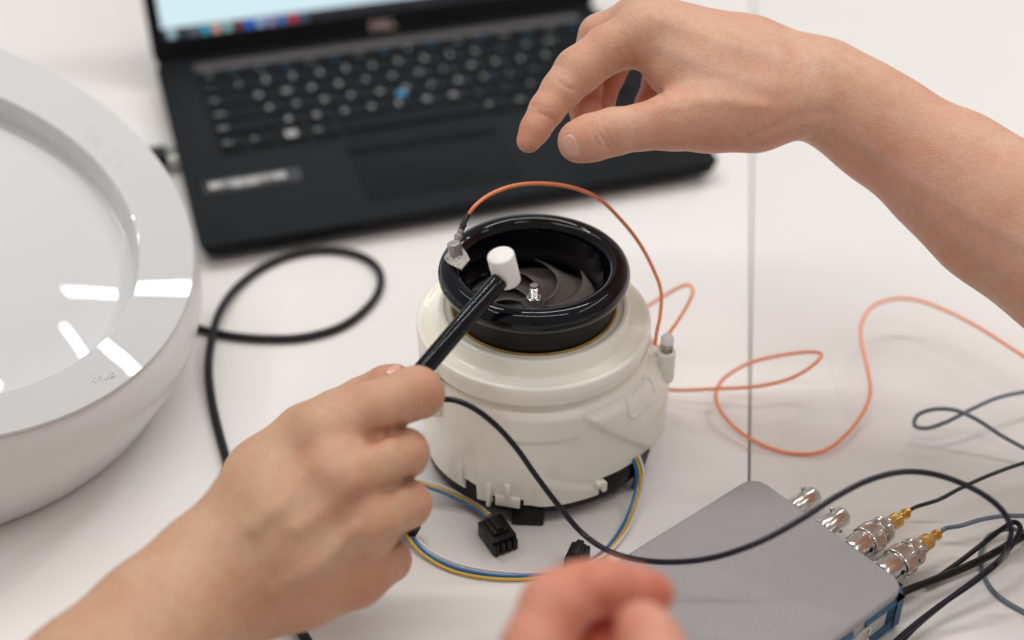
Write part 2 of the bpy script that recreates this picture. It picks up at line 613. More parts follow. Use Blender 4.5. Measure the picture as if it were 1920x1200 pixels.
# lid
TH = R(111)
lid_m = Matrix.Identity(4)
lx_, ld_, ln_ = Vector((1, 0, 0)), Vector((0, -math.cos(TH), math.sin(TH))), Vector((0, -math.sin(TH), -math.cos(TH)))
lid_m = Matrix((lx_, ld_, ln_)).transposed().to_4x4()
lid_m.translation = Vector((0, 0.2300, 0.0190))
lid = part('lid', xf(prism(rrect(0, LW, 0.001, 0.226, 0.007, 5), -0.008, 0.0, 0.0012, 2), lid_m), M['lap'], lap, sharp=40)
for hx, hw in ((0.05, 0.0478), (LW / 2, 0.066), (LW - 0.05, 0.0478)):
    part('hinge', xf(tube([(hx - hw, 0, 0), (hx + hw, 0, 0)], 0.0050, 16), Matrix.Translation((0, 0.2285, 0.0175))), M['lap'], lap)
disp = part('display', xf(prism(rrect(0.0090, LW - 0.009, 0.0265, 0.212, 0.0005, 1), 0.0002, 0.0004), lid_m), M['screen'], lap, smooth=False)
part('taskbar', xf(prism([(0.0090, 0.0185), (LW - 0.009, 0.0185), (LW - 0.009, 0.0265), (0.0090, 0.0265)], 0.0002, 0.0004), lid_m), M['taskbar'], disp, smooth=False)
icon_cols = [(.33, .50, .58), (.03, .035, .05), (.10, .12, .15), (.03, .33, .45), (.62, .36, .30), (.22, .45, .45), (.13, .03, .035), (.015, .12, .60), (.26, .40, .62),
             (.30, .24, .46), (.05, .17, .42), (.50, .03, .06), (.05, .09, .16)]
for i, c in enumerate(icon_cols):
    mi = pmat('lit_icon', (0.01, 0.01, 0.01), 0.3, emit=(c, 1.0))
    x0 = 0.0125 + i * 0.0079
    part('icon', xf(prism(rrect(x0, x0 + 0.0058, 0.0195, 0.0256, 0.001, 2), 0.00045, 0.0006), lid_m), mi, disp, smooth=False)

# text on the keys and the bezel
tmp = []
dell_holder = obj('logo', None, lap)
for lab, size, mt, k, off, thick in text_jobs + [('DELL', 0.0085, 'logo', None, (0, 0, 0), 0.0003)]:
    cu = bpy.data.curves.new('text', 'FONT')
    cu.body = lab
    cu.size = size
    cu.offset = thick
    cu.resolution_u = 1
    to = bpy.data.objects.new('text', cu)
    COL.objects.link(to)
    tmp.append((to, mt, k, off))
bpy.context.view_layer.update()
dg = bpy.context.evaluated_depsgraph_get()
for to, mt, k, off in tmp:
    me = bpy.data.meshes.new_from_object(to.evaluated_get(dg))
    me.materials.clear()
    me.materials.append(M[mt])
    if k is not None:
        obj('legend', me, k, off)
    else:
        lo = min(v.co.x for v in me.vertices)
        hi = max(v.co.x for v in me.vertices)
        me.transform(lid_m @ Matrix.Translation((LW / 2 + 0.001 - (lo + hi) / 2, 0.0068, 0.0003)))
        logo = obj('logo', me, lap)
    cu = to.data
    bpy.data.objects.remove(to)
    bpy.data.curves.remove(cu)
bpy.data.objects.remove(dell_holder)
logo.name = 'logo'

# ------------------------------------------------------------------ round white appliance
AC = np.array([-0.2931, 0.5763])
app = thing('round_appliance', 'large round white drum appliance with sloping glossy rim at the left edge', 'appliance', (*AC, 0))
NA = 160
th = np.linspace(0, 2 * np.pi, NA, endpoint=False)
nrm = np.array([0.417, -0.129, 1.0])


def plane_z(x, y, lift=0.0):           # the sloping top plane, local to the drum's axis
    return 0.11885 - nrm[0] * x - nrm[1] * y + lift


def tilted_ring(r, cx=0.0, cy=0.0, lift=0.0):
    """True circle in the sloping plane."""
    n = nrm / np.linalg.norm(nrm)
    e1 = np.cross([0, 1.0, 0], n)
    e1 /= np.linalg.norm(e1)
    e2 = np.cross(n, e1)
    c0 = np.array([cx, cy, plane_z(cx, cy)]) + n * lift
    return c0 + r * (np.cos(th)[:, None] * e1 + np.sin(th)[:, None] * e2)


def flat_ring(r, z):
    return np.c_[r * np.cos(th), r * np.sin(th), np.full(NA, z)]


def loft(rings, cap=False):
    V, F = [], []
    for q in rings:
        V += [tuple(x) for x in q]
    for i in range(len(rings) - 1):
        for j in range(NA):
            k = (j + 1) % NA
            F.append((i * NA + j, i * NA + k, (i + 1) * NA + k, (i + 1) * NA + j))
    if cap:
        m = (len(rings) - 1) * NA
        F.append(tuple(m + j for j in range(NA)))
    return V, F


top = tilted_ring(0.1420, lift=-0.0024)
rings = [flat_ring(0.098, 0.0006), flat_ring(0.1075, 0.0012), flat_ring(0.1105, 0.0035)]
b0 = flat_ring(0.1122, 0.0070)
rad_dir = np.c_[np.cos(th), np.sin(th), np.zeros(NA)]
for s in np.linspace(0, 1, 18):
    rings.append(b0 * (1 - s) + top * s + rad_dir * 0.0095 * math.sin(math.pi * s) ** 0.9 * (0.6 + 0.7 * s))
part('body', loft(rings), M['appl_body'], app, sharp=None)
IO = (0.0062, -0.0110)
rr = [tilted_ring(0.1418, lift=-0.0028), tilted_ring(0.1427, lift=-0.0016), tilted_ring(0.1427, lift=-0.0005), tilted_ring(0.1423, lift=0.0)]
for s in np.linspace(0.2, 1, 5):
    rr.append(tilted_ring(0.1423 * (1 - s) + 0.1102 * s, IO[0] * s, IO[1] * s, 0.0034 * s))
rr += [tilted_ring(0.1097, *IO, 0.0031), tilted_ring(0.1093, *IO, 0.0020)]
part('rim', loft(rr), M['appl'], app, sharp=12)
bw = [tilted_ring(0.1094, *IO, 0.0021), tilted_ring(0.1096, *IO, -0.001), tilted_ring(0.1100, *IO, -0.0105), tilted_ring(0.1097, *IO, -0.0118), tilted_ring(0.1085, *IO, -0.0122)]
for r_ in (0.1080, 0.104, 0.098, 0.09, 0.08, 0.068, 0.055, 0.04, 0.025, 0.01):
    bw.append(tilted_ring(r_, *IO, -0.0121 + 0.010 * (1 - (r_ / 0.108) ** 2)))
part('bowl', loft(bw, True), M['appl_bowl'], app, sharp=None)


def rim_pt(u, v):
    """Local point on the sloping plane seen at pixel (u, v)."""
    d = ray(u, v)
    o = np.array([0, 0, CAM_H])
    c = np.array([AC[0], AC[1], 0.11885])
    t = ((c - o) @ nrm) / (d @ nrm)
    return o + t * d - np.array([AC[0], AC[1], 0])


def rim_mark(name, strokes, w=0.0005):
    vf = join(*[tube(spline([rim_pt(*q) for q in s], 6), w / 2, 5) for s in strokes])
    n_ = nrm / np.linalg.norm(nrm)
    v = []
    for x in vf[0]:
        q = np.array(x)
        r_ = np.linalg.norm(q - np.array([IO[0] * .5, IO[1] * .5, plane_z(IO[0] * .5, IO[1] * .5)]))
        v.append(tuple(q + n_ * (0.0034 * np.clip((0.1423 - r_) / 0.0321, 0, 1) - 0.0001)))
    return part(name, (v, vf[1]), M['appl_mark'], app)


rim_mark('printed_icon', [[(163, 252), (160, 262), (166, 270), (174, 266), (175, 257), (168, 252)], [(174, 272), (176, 279), (184, 279), (189, 271), (184, 264), (177, 266)], [(163, 246), (167, 240), (171, 246)]])
rim_mark('printed_icon', [[(200, 296), (198, 306), (205, 312), (212, 309)], [(213, 316), (220, 318), (228, 311), (226, 302), (218, 302)], [(214, 290), (218, 284), (223, 290)]])
rim_mark('printed_word', [[(168, 712), (172, 706), (178, 710), (172, 718), (180, 720)], [(183, 716), (187, 708), (190, 716)], [(194, 706), (198, 714), (203, 703)], [(207, 712), (209, 702), (214, 705), (209, 710)]], 0.0006)

# ------------------------------------------------------------------ blower fan
FX, FY = 0.0101, 0.535
fan = thing('blower_fan', 'ivory blower fan with glossy black inlet ring in the middle of the table', 'fan', (FX, FY, 0))
mm = 0.001

# base plate, feet
def base_rfun(i, j, r_):
    t = 360.0 * j / 180
    t = (t + 180) % 360 - 180
    return r_ * (1 + (max(0.0, math.cos(R(t - 22))) ** 1.6) * 0.155) if r_ > 0.03 else r_


part('base_plate', lathe([(1e-5, 4 * mm), (44 * mm, 4 * mm), (48.5 * mm, 5.5 * mm), (52.3 * mm, 8.0 * mm), (53.0 * mm, 17 * mm), (51 * mm, 26 * mm), (1e-5, 26 * mm)], 180, rfun=base_rfun), M['black_matte'], fan)
for a in (-93, 28, 150):
    v = rbox(0.0155, 0.012, 0.011, 0.0012, 2, (0, 0, 0.0056))
    part('foot', xf(v, Matrix.Translation((0.0475 * math.cos(R(a)), 0.0475 * math.sin(R(a)), 0)) @ Matrix.Rotation(R(a + 90), 4, 'Z')), M['black_matte'], fan)
for a, w in ((-118, .010), (-104, .013), (-70, .008), (-38, 0.014)):
    v = rbox(w, 0.005, 0.010, 0.0008, 2, (0, 0, 0.0125))
    part('base_lug', xf(v, Matrix.Translation((0.0500 * math.cos(R(a)), 0.0500 * math.sin(R(a)), 0)) @ Matrix.Rotation(R(a + 90), 4, 'Z')), M['black_matte'], fan)


# housing: a scroll that swells to the right, its lower edge stepped and notched
def sstep(x, a, b):
    t = np.clip((x - a) / (b - a), 0, 1)
    return t * t * (3 - 2 * t)


def scroll_r(t):                # t in degrees, 0 = right, -90 = front
    c = np.maximum(0, np.cos(np.radians(t - 22)))
    return 54.3 + 11.0 * c ** 1.6


def housing_r(t, z):
    b = sstep(73.0 - z, -1.5, 6.0)
    r = 48.5 * (1 - b) + 54.3 * b + (scroll_r(t) - 54.3) * sstep(73.0 - z, 2.0, 30.0)
    low = np.maximum(0, 38 - z)
    r = r - 0.0016 * low ** 2
    # raised panel just under the flange at the front
    r = r + 0.9 * sstep(t, -104.5, -103.5) * (1 - sstep(t, -67.5, -66.5)) * sstep(z, 52.5, 53.5) * (1 - sstep(z, 66, 68.5))
    # diagonal ramp where the scroll wall starts
    line = -64 + (62 - z) * 1.05
    r = r + 1.9 * sstep(t, line - 1.5, line + 1.5) * (1 - sstep(t, 60, 120)) * sstep(z, 14, 20) * (1 - sstep(z, 60, 66))
    # lower wedge at the front
    l2 = 33 - (t + 92) * 0.42
    r = r + 1.2 * (1 - sstep(z, l2 - 1.0, l2 + 1.0)) * sstep(t, -92, -86) * (1 - sstep(t, -56.5, -55.5))
    # shallow boss on the front left
    r = r + 1.3 * np.exp(-((t + 118) / 5.0) ** 2) * (1 - sstep(z, 30, 40))
    return r


def low_edge(t):
    t = (t + 180) % 360 - 180
    if -127.5 < t < -119.5:
        return 21.5
    if -119.5 <= t <= -111.0:
        return 12.5
    if -111.0 < t < -95.0:
        return 17.0
    if -95.0 <= t < -56.0:
        return 13.6
    if -170 < t <= -127.5:
        return 14.5
    return 23.0


NT = 360
zrows = 42
edges = []
tt = []
for j in range(NT):
    t = -180 + j
    tt.append(t)
extra = []
cols = []
for j in range(NT):
    t = tt[j]
    e = low_edge(t + 0.001)
    ep = low_edge(t - 0.999)
    if abs(e - ep) > 0.5:
        cols.append((t - 0.02, ep))
    cols.append((t, e))
V, F = [], []
NC = len(cols)
TH_W = 2.2
for t, e in cols:
    zs = np.linspace(e, 73.0, zrows)
    ro = housing_r(np.full(zrows, float(t)), zs)
    for r_, z in zip(ro, zs):
        V.append((r_ * mm * math.cos(R(t)), r_ * mm * math.sin(R(t)), z * mm))
    for r_, z in ((ro[0] - TH_W, zs[0]), (ro[8] - TH_W - .3, zs[8])):
        V.append((r_ * mm * math.cos(R(t)), r_ * mm * math.sin(R(t)), z * mm))
ST = zrows + 2
for j in range(NC):
    k = (j + 1) % NC
    for i in range(zrows - 1):
        F.append((j * ST + i, k * ST + i, k * ST + i + 1, j * ST + i + 1))
    F.append((k * ST, j * ST, j * ST + zrows, k * ST + zrows))
    F.append((k * ST + zrows, j * ST + zrows, j * ST + zrows + 1, k * ST + zrows + 1))
hs = part('housing', (V, F), M['ivory'], fan, sharp=38)


def on_wall(t, z, dr=0.0):
    r_ = float(housing_r(np.array([float(t)]), np.array([float(z)]))[0]) + dr
    return Vector((r_ * mm * math.cos(R(t)), r_ * mm * math.sin(R(t)), z * mm))


def wall_mat(t, z, dr=0.0):
    m = Matrix.Rotation(R(t + 90), 4, 'Z')
    m.translation = on_wall(t, z, dr)
    return m


# snap clips on the lower edge: tongue, catch and guide ribs
part('snap_clip', join(xf(rbox(0.0118, 0.0022, 0.0062, 0.0005, 2), wall_mat(-103, 15.5, 0.2)), xf(rbox(0.0028, 0.0022, 0.0085, 0.0006, 2), wall_mat(-103, 22.5, 0.6))), M['ivory'], fan)
part('hook', join(xf(rbox(0.0026, 0.0046, 0.0058, 0.0008, 2), wall_mat(-54.5, 19.0, 0.8)), xf(rbox(0.0046, 0.0036, 0.0026, 0.0008, 2), wall_mat(-56.0, 21.0, 0.8))), M['ivory'], fan)
part('rib', xf(rbox(0.0022, 0.0030, 0.014, 0.0007, 2), wall_mat(-112.5, 18.0, 0.6)), M['ivory'], fan)
part('rib', xf(rbox(0.0022, 0.0024, 0.012, 0.0007, 2), wall_mat(-128.5, 24.0, 0.4)), M['ivory'], fan)
part('rib', xf(rbox(0.0020, 0.0026, 0.009, 0.0007, 2), wall_mat(0.0, 17.0, -0.5)), M['ivory'], fan)
# rounded slot window with its raised frame
fr, inn = [], []
loop = []
for x, z in rrect(-0.0105, 0.0105, -0.0055, 0.0055, 0.003, 5):
    t = -31.0 + math.degrees(x / 0.058)
    loop.append(np.array(on_wall(t, 59.0 + z * 1000, 0.15)))
loop.append(loop[0])
part('window_frame', tube(spline(loop, 2), 0.0007, 8), M['ivory'], fan)
gv, gf = [], []
for i in range(9):
    for k in range(6):
        t = -31.0 + math.degrees((-0.0098 + 0.0196 * i / 8) / 0.058)
        gv.append(tuple(on_wall(t, 59.0 - 4.9 + 9.8 * k / 5, 0.22)))
for i in range(8):
    for k in range(5):
        gf.append((i * 6 + k, (i + 1) * 6 + k, (i + 1) * 6 + k + 1, i * 6 + k + 1))
part('window_pane', (gv, gf), M['ivory_clear'], fan, sharp=None)

# flange and inner collar
fl = [(48.0, 72.0), (49.0, 74.0), (53.6, 74.2), (54.4, 74.5), (54.75, 75.2), (54.75, 82.6), (54.5, 83.5), (53.9, 84.0), (53.0, 84.1), (52.2, 83.9), (51.4, 83.3), (50.0, 82.7),
      (47.2, 82.5), (46.0, 82.8), (45.2, 83.6), (44.8, 85.0), (44.4, 90.2), (44.15, 90.9), (43.6, 91.3), (42.2, 91.35), (41.6, 91.1), (41.2, 90.5), (40.6, 90.3), (39.0, 90.2), (36.2, 90.0), (35.9, 86.0), (35.7, 70.0)]
part('flange', lathe([(a * mm, b * mm) for a, b in fl], 160), M['ivory'], fan, sharp=None)
part('seal_ring', lathe([((38.0 + 0.75 * math.cos(a)) * mm, (90.55 + 0.6 * math.sin(a)) * mm) for a in np.linspace(0, 2 * np.pi, 8, endpoint=False)], 160, True), M['gold_seal'], fan, sharp=None)

# bell-mouth inlet ring: rolled lip and skirt
lip = []
for a in np.linspace(-58, 180, 64):
    lip.append((38.35 + 5.5 * math.cos(R(a)), 109.0 + 6.0 * math.sin(R(a))))
prof = [(37.6, 90.2), (37.55, 96.0), (37.5, 100.5), (37.8, 102.6), (39.4, 103.6)] + lip + [(32.7, 106.5), (32.2, 101.0), (31.8, 95.0), (32.4, 88.8), (36.0, 88.6)]
noz = part('inlet_ring', lathe([(a * mm, b * mm) for a, b in prof], 288, True), M['black_gloss'], fan, sharp=None)
noz.data.materials.append(M['black_satin'])
m_ = len(prof)
for pl in noz.data.polygons:
    if pl.index % m_ < 3:
        pl.material_index = 1

# impeller
imp = part('impeller', lathe([(1e-5, 92.0 * mm), (5.2 * mm, 92.0 * mm), (5.8 * mm, 91.2 * mm), (6.4 * mm, 89.4 * mm), (10 * mm, 88.6 * mm), (18 * mm, 88.2 * mm), (27 * mm, 88.2 * mm), (31.2 * mm, 88.4 * mm), (31.2 * mm, 69.5 * mm), (1e-5, 69.5 * mm)], 96), M['impeller'], fan, sharp=40)


def hub_z(r_):
    return float(np.interp(r_, [6.4, 10, 18, 27, 31.2], [89.4, 88.6, 88.2, 88.2, 88.4])) - 0.3


bl_v, bl_f = [], []
NB = 16
for i in range(NB):
    s = i / (NB - 1)
    r_ = 5.6 + 25.3 * s
    ph = 62 * s ** 1.35
    zt = 91.0 + 1.0 * math.sin(math.pi * min(1, s * 1.1)) + 4.0 * s ** 1.5
    for side in (-1, 1):
        for zz, lag in ((hub_z(max(r_, 6.4)), -40 * s ** 0.75), (0.45 * hub_z(max(r_, 6.4)) + 0.55 * zt, -15 * s ** 0.8), (zt, 0)):
            a = R(ph + lag) + side * 0.00042 / (r_ * mm + 0.004)
            bl_v.append((r_ * mm * math.cos(a), r_ * mm * math.sin(a), zz * mm))
for i in range(NB - 1):
    b, c = i * 6, (i + 1) * 6
    for k in (0, 1):
        bl_f.append((b + k, c + k, c + k + 1, b + k + 1))
        bl_f.append((c + 3 + k, b + 3 + k, b + 3 + k + 1, c + 3 + k + 1))
    bl_f.append((b + 2, c + 2, c + 5, b + 5))
bl_f.append((0, 1, 2, 5, 4, 3))
e = (NB - 1) * 6
bl_f.append((e + 3, e + 4, e + 5, e + 2, e + 1, e))
blade_me = mesh_data('blade', bl_v, bl_f, M['impeller_blade'], True, 50)
for k in range(8):
    obj('blade', blade_me, imp, (0, 0, 0), (0, 0, R(45 * k + 26)))
# stud with its thread and nut
th_p = []
for z in np.arange(92.0, 100.6, 0.25):
    th_p.append((2.3 * mm if int(round(z / 0.25)) % 2 else 2.0 * mm, z * mm))
stud = part('stud', lathe([(1e-5, 91 * mm), (1.9 * mm, 91 * mm)] + th_p + [(2.1 * mm, 100.9 * mm), (1.9 * mm, 101.4 * mm), (1e-5, 101.5 * mm)], 32), M['steel'], fan, sharp=50)
hexp = [(3.9 * mm * math.cos(R(60 * k + 12)), 3.9 * mm * math.sin(R(60 * k + 12))) for k in range(6)]
part('nut', prism(hexp, 92.05 * mm, 95.2 * mm, 0.3 * mm, 2), M['steel'], fan, sharp=25)


# screw posts with spring-loaded white pins
def post(t, rad, zt):
    m = Matrix.Rotation(R(t), 4, 'Z')
    root = Matrix.Translation((rad * mm * math.cos(R(t)), rad * mm * math.sin(R(t)), 0)) @ m
    vf = xf(lathe(cyl_profile([(4.2 * mm, (zt - 17) * mm), (4.5 * mm, (zt - 16) * mm), (4.5 * mm, (zt - 0.6) * mm), (4.0 * mm, zt * mm), (2.4 * mm, zt * mm), (2.3 * mm, (zt - 3) * mm)]), 32), root)
    arm = xf(rbox(0.013, 0.0060, 0.012, 0.0008, 2, (-0.0072, 0, (zt - 9) * mm)), root)
    p = part('mounting_post', join(vf, arm), M['ivory'], fan)
    sp = [((2.7 * math.cos(a)) * mm, (2.7 * math.sin(a)) * mm, (zt - 1.6 + a / (2 * math.pi) * 2.1) * mm) for a in np.linspace(0, 2 * math.pi * 2.9, 60)]
    part('spring', xf(tube(sp, 0.30 * mm, 6), root), M['spring'], p)
    part('pin', xf(lathe(cyl_profile([(1.1 * mm, (zt - 3) * mm), (1.1 * mm, (zt + 4.2) * mm), (2.9 * mm, (zt + 4.4) * mm), (3.15 * mm, (zt + 5.2) * mm), (3.1 * mm, (zt + 7.6) * mm), (2.5 * mm, (zt + 8.6) * mm), (1.2 * mm, (zt + 9.0) * mm)]), 28), root), M['white_pl'], p)


post(-3.0, 63.0, 66.0)
post(-146.0, 54.0, 68.0)
# grey bracket beside the wires
br = []
for z, t, dr in ((21, -31, -0.5), (14, -32, 0.2), (6, -36, -2.5)):
    for dt in (-2.2, 2.2):
        r_ = scroll_r(np.array([float(t)]))[0] - 3 + dr
        br.append((r_ * mm, t + dt, z * mm))
part('bracket', xf(rbox(0.0075, 0.0022, 0.021, 0.0007, 2), Matrix.Translation((0.0585 * math.cos(R(-29)), 0.0585 * math.sin(R(-29)), 0.0125)) @ Matrix.Rotation(R(58), 4, 'Z') @ Matrix.Rotation(R(9), 4, 'X')), M['dark_grey'], fan)
part('bracket', xf(rbox(0.0048, 0.0026, 0.016, 0.0007, 2), Matrix.Translation((0.0530 * math.cos(R(-41)), 0.0530 * math.sin(R(-41)), 0.012)) @ Matrix.Rotation(R(44), 4, 'Z') @ Matrix.Rotation(R(5), 4, 'X')), M['dark_grey'], fan)

# wiring loom: three wires from the fan, round the front, to the black plug
loom = [(1192, 858, 25), (1200, 885, 19), (1198, 920, 10), (1186, 960, 4), (1166, 1000, 1.6), (1130, 1040, 1.4), (1075, 1068, 1.4), (1000, 1080, 1.3), (920, 1077, 1.3), (850, 1062, 1.3), (795, 1032, 2.2),
        (768, 1000, 5), (752, 962, 8), (752, 925, 10), (778, 907, 10), (815, 914, 9), (855, 930, 6.5), (890, 948, 5), (915, 968, 4.6)]
lp = np.array([P(*q) for q in loom])
offs = {'w_blue': [1.7] * 5 + [1.4, .8, 0.2, -.2, -.2, -.2, 0.3, .8, 1.4, 1.7, 1.7, 1.6, 1.4, 1.2],
        'w_yellow': [0.0] * 5 + [-.2, -.8, -1.5, -2.4, -2.6, -2.0, -1.6, -1.2, -.7, -.2, 0, 0, 0, 0],
        'w_white': [-1.7] * 5 + [-1.2, 0.0, 1.4, 1.9, 1.9, 1.6, 1.4, 0.2, -0.8, -1.6, -1.7, -1.7, -1.4, -1.2]}
tn = np.gradient(lp, axis=0)
side = np.c_[tn[:, 1], -tn[:, 0], np.zeros(len(lp))]
side /= np.linalg.norm(side, axis=1)[:, None]
for key in ('w_blue', 'w_yellow', 'w_white'):
    q = lp + side * (np.array(offs[key]) * mm)[:, None]
    if key == 'w_white':
        q[:, 2] += 0.0006
    part('wire', rel(tube(spline(q, 10), 0.00068, 10), fan), M[key], fan)


def connector(u, v, ang, sx=0.0125, sy=0.0155, sz=0.0085, z=0.0046, tiltx=0.0):
    m = Matrix.Translation(Vector(P(u, v, z * 1000)) - fan.location) @ Matrix.Rotation(R(ang), 4, 'Z') @ Matrix.Rotation(R(tiltx), 4, 'X')
    body = join(rbox(sx, sy, sz, 0.0006, 2), rbox(sx * 0.62, sy * 0.7, 0.002, 0.0005, 2, (0, sy * 0.05, sz / 2 + 0.0008)))
    p = part('connector', xf(body, m), M['black_matte'], fan)
    for k in range(4):
        part('contact_sleeve', xf(rbox(sx / 4 - 0.0007, 0.0022, sz * 0.72, 0.0003, 1, ((k - 1.5) * sx / 4, -sy / 2 - 0.0009, -0.0005)), m), M['black_matte'], p)
    part('latch', xf(rbox(0.0034, 0.009, 0.0016, 0.0005, 2, (0, 0.0005, sz / 2 + 0.0026)), m), M['black_matte'], p)
    return p


connector(932, 1002, 28)
connector(1082, 1050, -20, 0.009, 0.012, 0.010, 0.0052)
connector(758, 984, 70, 0.007, 0.010, 0.007, 0.0075)

# ------------------------------------------------------------------ vibration sensor with the orange cable
sb = P(860, 482, 115.2)
sens = thing('vibration_sensor', 'small grey vibration sensor taped to the black ring, orange cable attached', 'sensor', tuple(sb))
s_top, s_bot = P(851, 457, 121.8), P(857, 480, 115.4)
ax = (s_top - s_bot)
hx6 = [(3.2 * mm * math.cos(R(45 * k)), 3.2 * mm * math.sin(R(45 * k))) for k in range(8)]
sm = frame_to(s_bot - np.array(sb), ax)
hgt = float(np.linalg.norm(ax))
part('sensor_body', join(xf(lathe(cyl_profile([(2.9 * mm, -2.5 * mm), (3.0 * mm, hgt * .55)]), 28), sm), xf(prism(hx6, hgt * 0.55, hgt + 0.5 * mm, 0.4 * mm, 2), sm)), M['sensor'], sens, sharp=30)
# crumpled tape under the sensor, hugging the lip
corners = [(833, 484, 114.4), (843, 496, 115.5), (858, 501, 116.2), (866, 506, 116.0), (884, 488, 114.6), (876, 474, 115.6), (866, 462, 116.0), (846, 465, 115.0)]
cen = P(859, 481, 117.6)
tv, tf = [tuple(cen - sb)], []
ring_n = 7
for k in range(1, ring_n + 1):
    for c in corners:
        q = P(*c)
        w = cen + (q - cen) * k / ring_n + rng.normal(size=3) * 0.0004
        tv.append(tuple(w - sb))
nc = len(corners)
for j in range(nc):
    l = (j + 1) % nc
    tf.append((0, 1 + j, 1 + l))
    for k in range(ring_n - 1):
        a = 1 + k * nc
        tf.append((a + j, a + nc + j, a + nc + l, a + l))
tp = part('tape', (tv, tf), M['tape'], sens, sharp=20)
tp.modifiers.new('thick', 'SOLIDIFY').thickness = 0.0006
# connector and dark sleeve
cpts = [P(858, 449, 120.5), P(864, 434, 123.5), P(868, 424, 125.5), P(872, 414, 127.5), P(879, 401, 130)]
cs = spline(cpts, 8)
n1 = len(cs)
part('sensor_connector', rel(tube(cs[:14], np.interp(np.arange(14), [0, 4, 5, 9, 10, 13], [2.0 * mm, 2.0 * mm, 1.5 * mm, 1.7 * mm, 1.3 * mm, 1.3 * mm]), 14), sens), M['sensor'], sens, sharp=30)
part('sleeve', rel(tube(cs[11:], np.interp(np.arange(n1 - 11), [0, 4, 5, 8, 9, 13, n1], [1.45 * mm, 1.35 * mm, 1.6 * mm, 1.6 * mm, 1.25 * mm, 1.2 * mm, 1.2 * mm]), 12), sens), M['shrink'], sens, sharp=30)
oc = [P(878, 403, 129.6), P(889, 388, 133), PZ(915, 367, 652), PZ(960, 349, 656), PZ(1012, 344, 660), PZ(1070, 351, 665), PZ(1120, 371, 670), PZ(1165, 413, 674), PZ(1200, 458, 678), PZ(1226, 507, 680), PZ(1239, 545, 683),
      PZ(1238, 590, 683), PZ(1231, 625, 683), PZ(1228, 655, 686), PZ(1232, 662, 694), PZ(1242, 642, 702), PZ(1268, 606, 715), PZ(1292, 566, 732), PZ(1299, 545, 742), PZ(1289, 534, 752), PZ(1262, 545, 764), PZ(1222, 569, 776), PZ(1170, 600, 776),
      P(1130, 640, 6), P(1150, 690, 3), P(1200, 722, 4), P(1262, 731, 9), P(1340, 729, 14), P(1430, 723, 20), P(1490, 706, 24), P(1533, 677, 28), P(1540, 664, 29), P(1525, 660, 28), P(1460, 667, 24), P(1400, 683, 17), P(1357, 710, 11), P(1342, 738, 8), P(1352, 772, 6),
      P(1395, 815, 4), P(1450, 842, 2), P(1500, 851, 1.2), P(1545, 845, 3), P(1592, 809, 6), P(1624, 762, 10), P(1632, 733, 13), P(1626, 690, 16), P(1614, 635, 18), P(1617, 602, 19), P(1640, 572, 20), P(1680, 560, 21), P(1720, 563, 22), P(1775, 583, 22), P(1835, 614, 22), P(1920, 668, 20), P(2040, 740, 12), P(2250, 850, 3), P(2500, 930, 1.2)]
part('cable', rel(tube(spline(oc, 10), 0.00090, 10), sens), M['orange'], sens)

# ------------------------------------------------------------------ impact hammer held by the gripping hand
hroot = PZ(700, 775, 580)
ham = thing('impact_hammer', 'thin black impact hammer with white cylinder head held over the ring', 'hammer', tuple(hroot))
tip_c = PZ(941, 505, 603)
h_end = PZ(938, 524, 602)
h_a = PZ(640, 872, 585)
hd = (h_end - h_a)
hl = float(np.linalg.norm(hd))
hm = frame_to(h_a - hroot, hd)
part('handle', xf(lathe(cyl_profile([(3.8 * mm, 0), (4.1 * mm, 1 * mm), (4.1 * mm, hl * .55), (4.0 * mm, hl - 0.8 * mm), (3.6 * mm, hl)]), 40), hm), M['black_gloss'], ham, sharp=40)
t_top, t_bot = PZ(939, 484, 604), PZ(953, 533, 604)
axd = Vector(t_top - t_bot).normalized()
hh = 0.0155
axd = Vector((-0.20, -0.10, 1.0)).normalized()
tm = frame_to(PZ(945, 503, 604) - hroot - np.array(axd) * hh / 2, axd)
part('head', xf(lathe(cyl_profile([(5.3 * mm, 0), (5.85 * mm, 0.5 * mm), (5.9 * mm, 1.0 * mm), (5.9 * mm, hh - 1.0 * mm), (5.7 * mm, hh - 0.4 * mm), (5.2 * mm, hh)]), 48), tm), M['hammer_tip'], ham, sharp=60)
hc = [PZ(700, 790, 588), PZ(770, 765, 592), PZ(822, 750, 590), PZ(850, 750, 588), PZ(884, 763, 588), PZ(925, 793, 590), PZ(965, 836, 594), PZ(1005, 892, 600), PZ(1045, 945, 604), PZ(1090, 998, 604), PZ(1135, 1030, 598), PZ(1190, 1048, 590),
      PZ(1260, 1054, 580), PZ(1335, 1046, 572), PZ(1420, 1018, 566), PZ(1500, 975, 566), PZ(1570, 930, 570), PZ(1630, 900, 574), PZ(1690, 885, 578), PZ(1745, 888, 580), PZ(1805, 907, 580), PZ(1855, 935, 578), PZ(1885, 965, 576), PZ(1896, 995, 574), PZ(1890, 1025, 574),
      P(1868, 1058, 22), P(1825, 1092, 18), P(1760, 1137, 12), P(1700, 1184, 8), P(1640, 1240, 4)]
part('cable', rel(tube(spline(hc, 10), 0.00125, 10), ham), M['violet_cable'], ham)

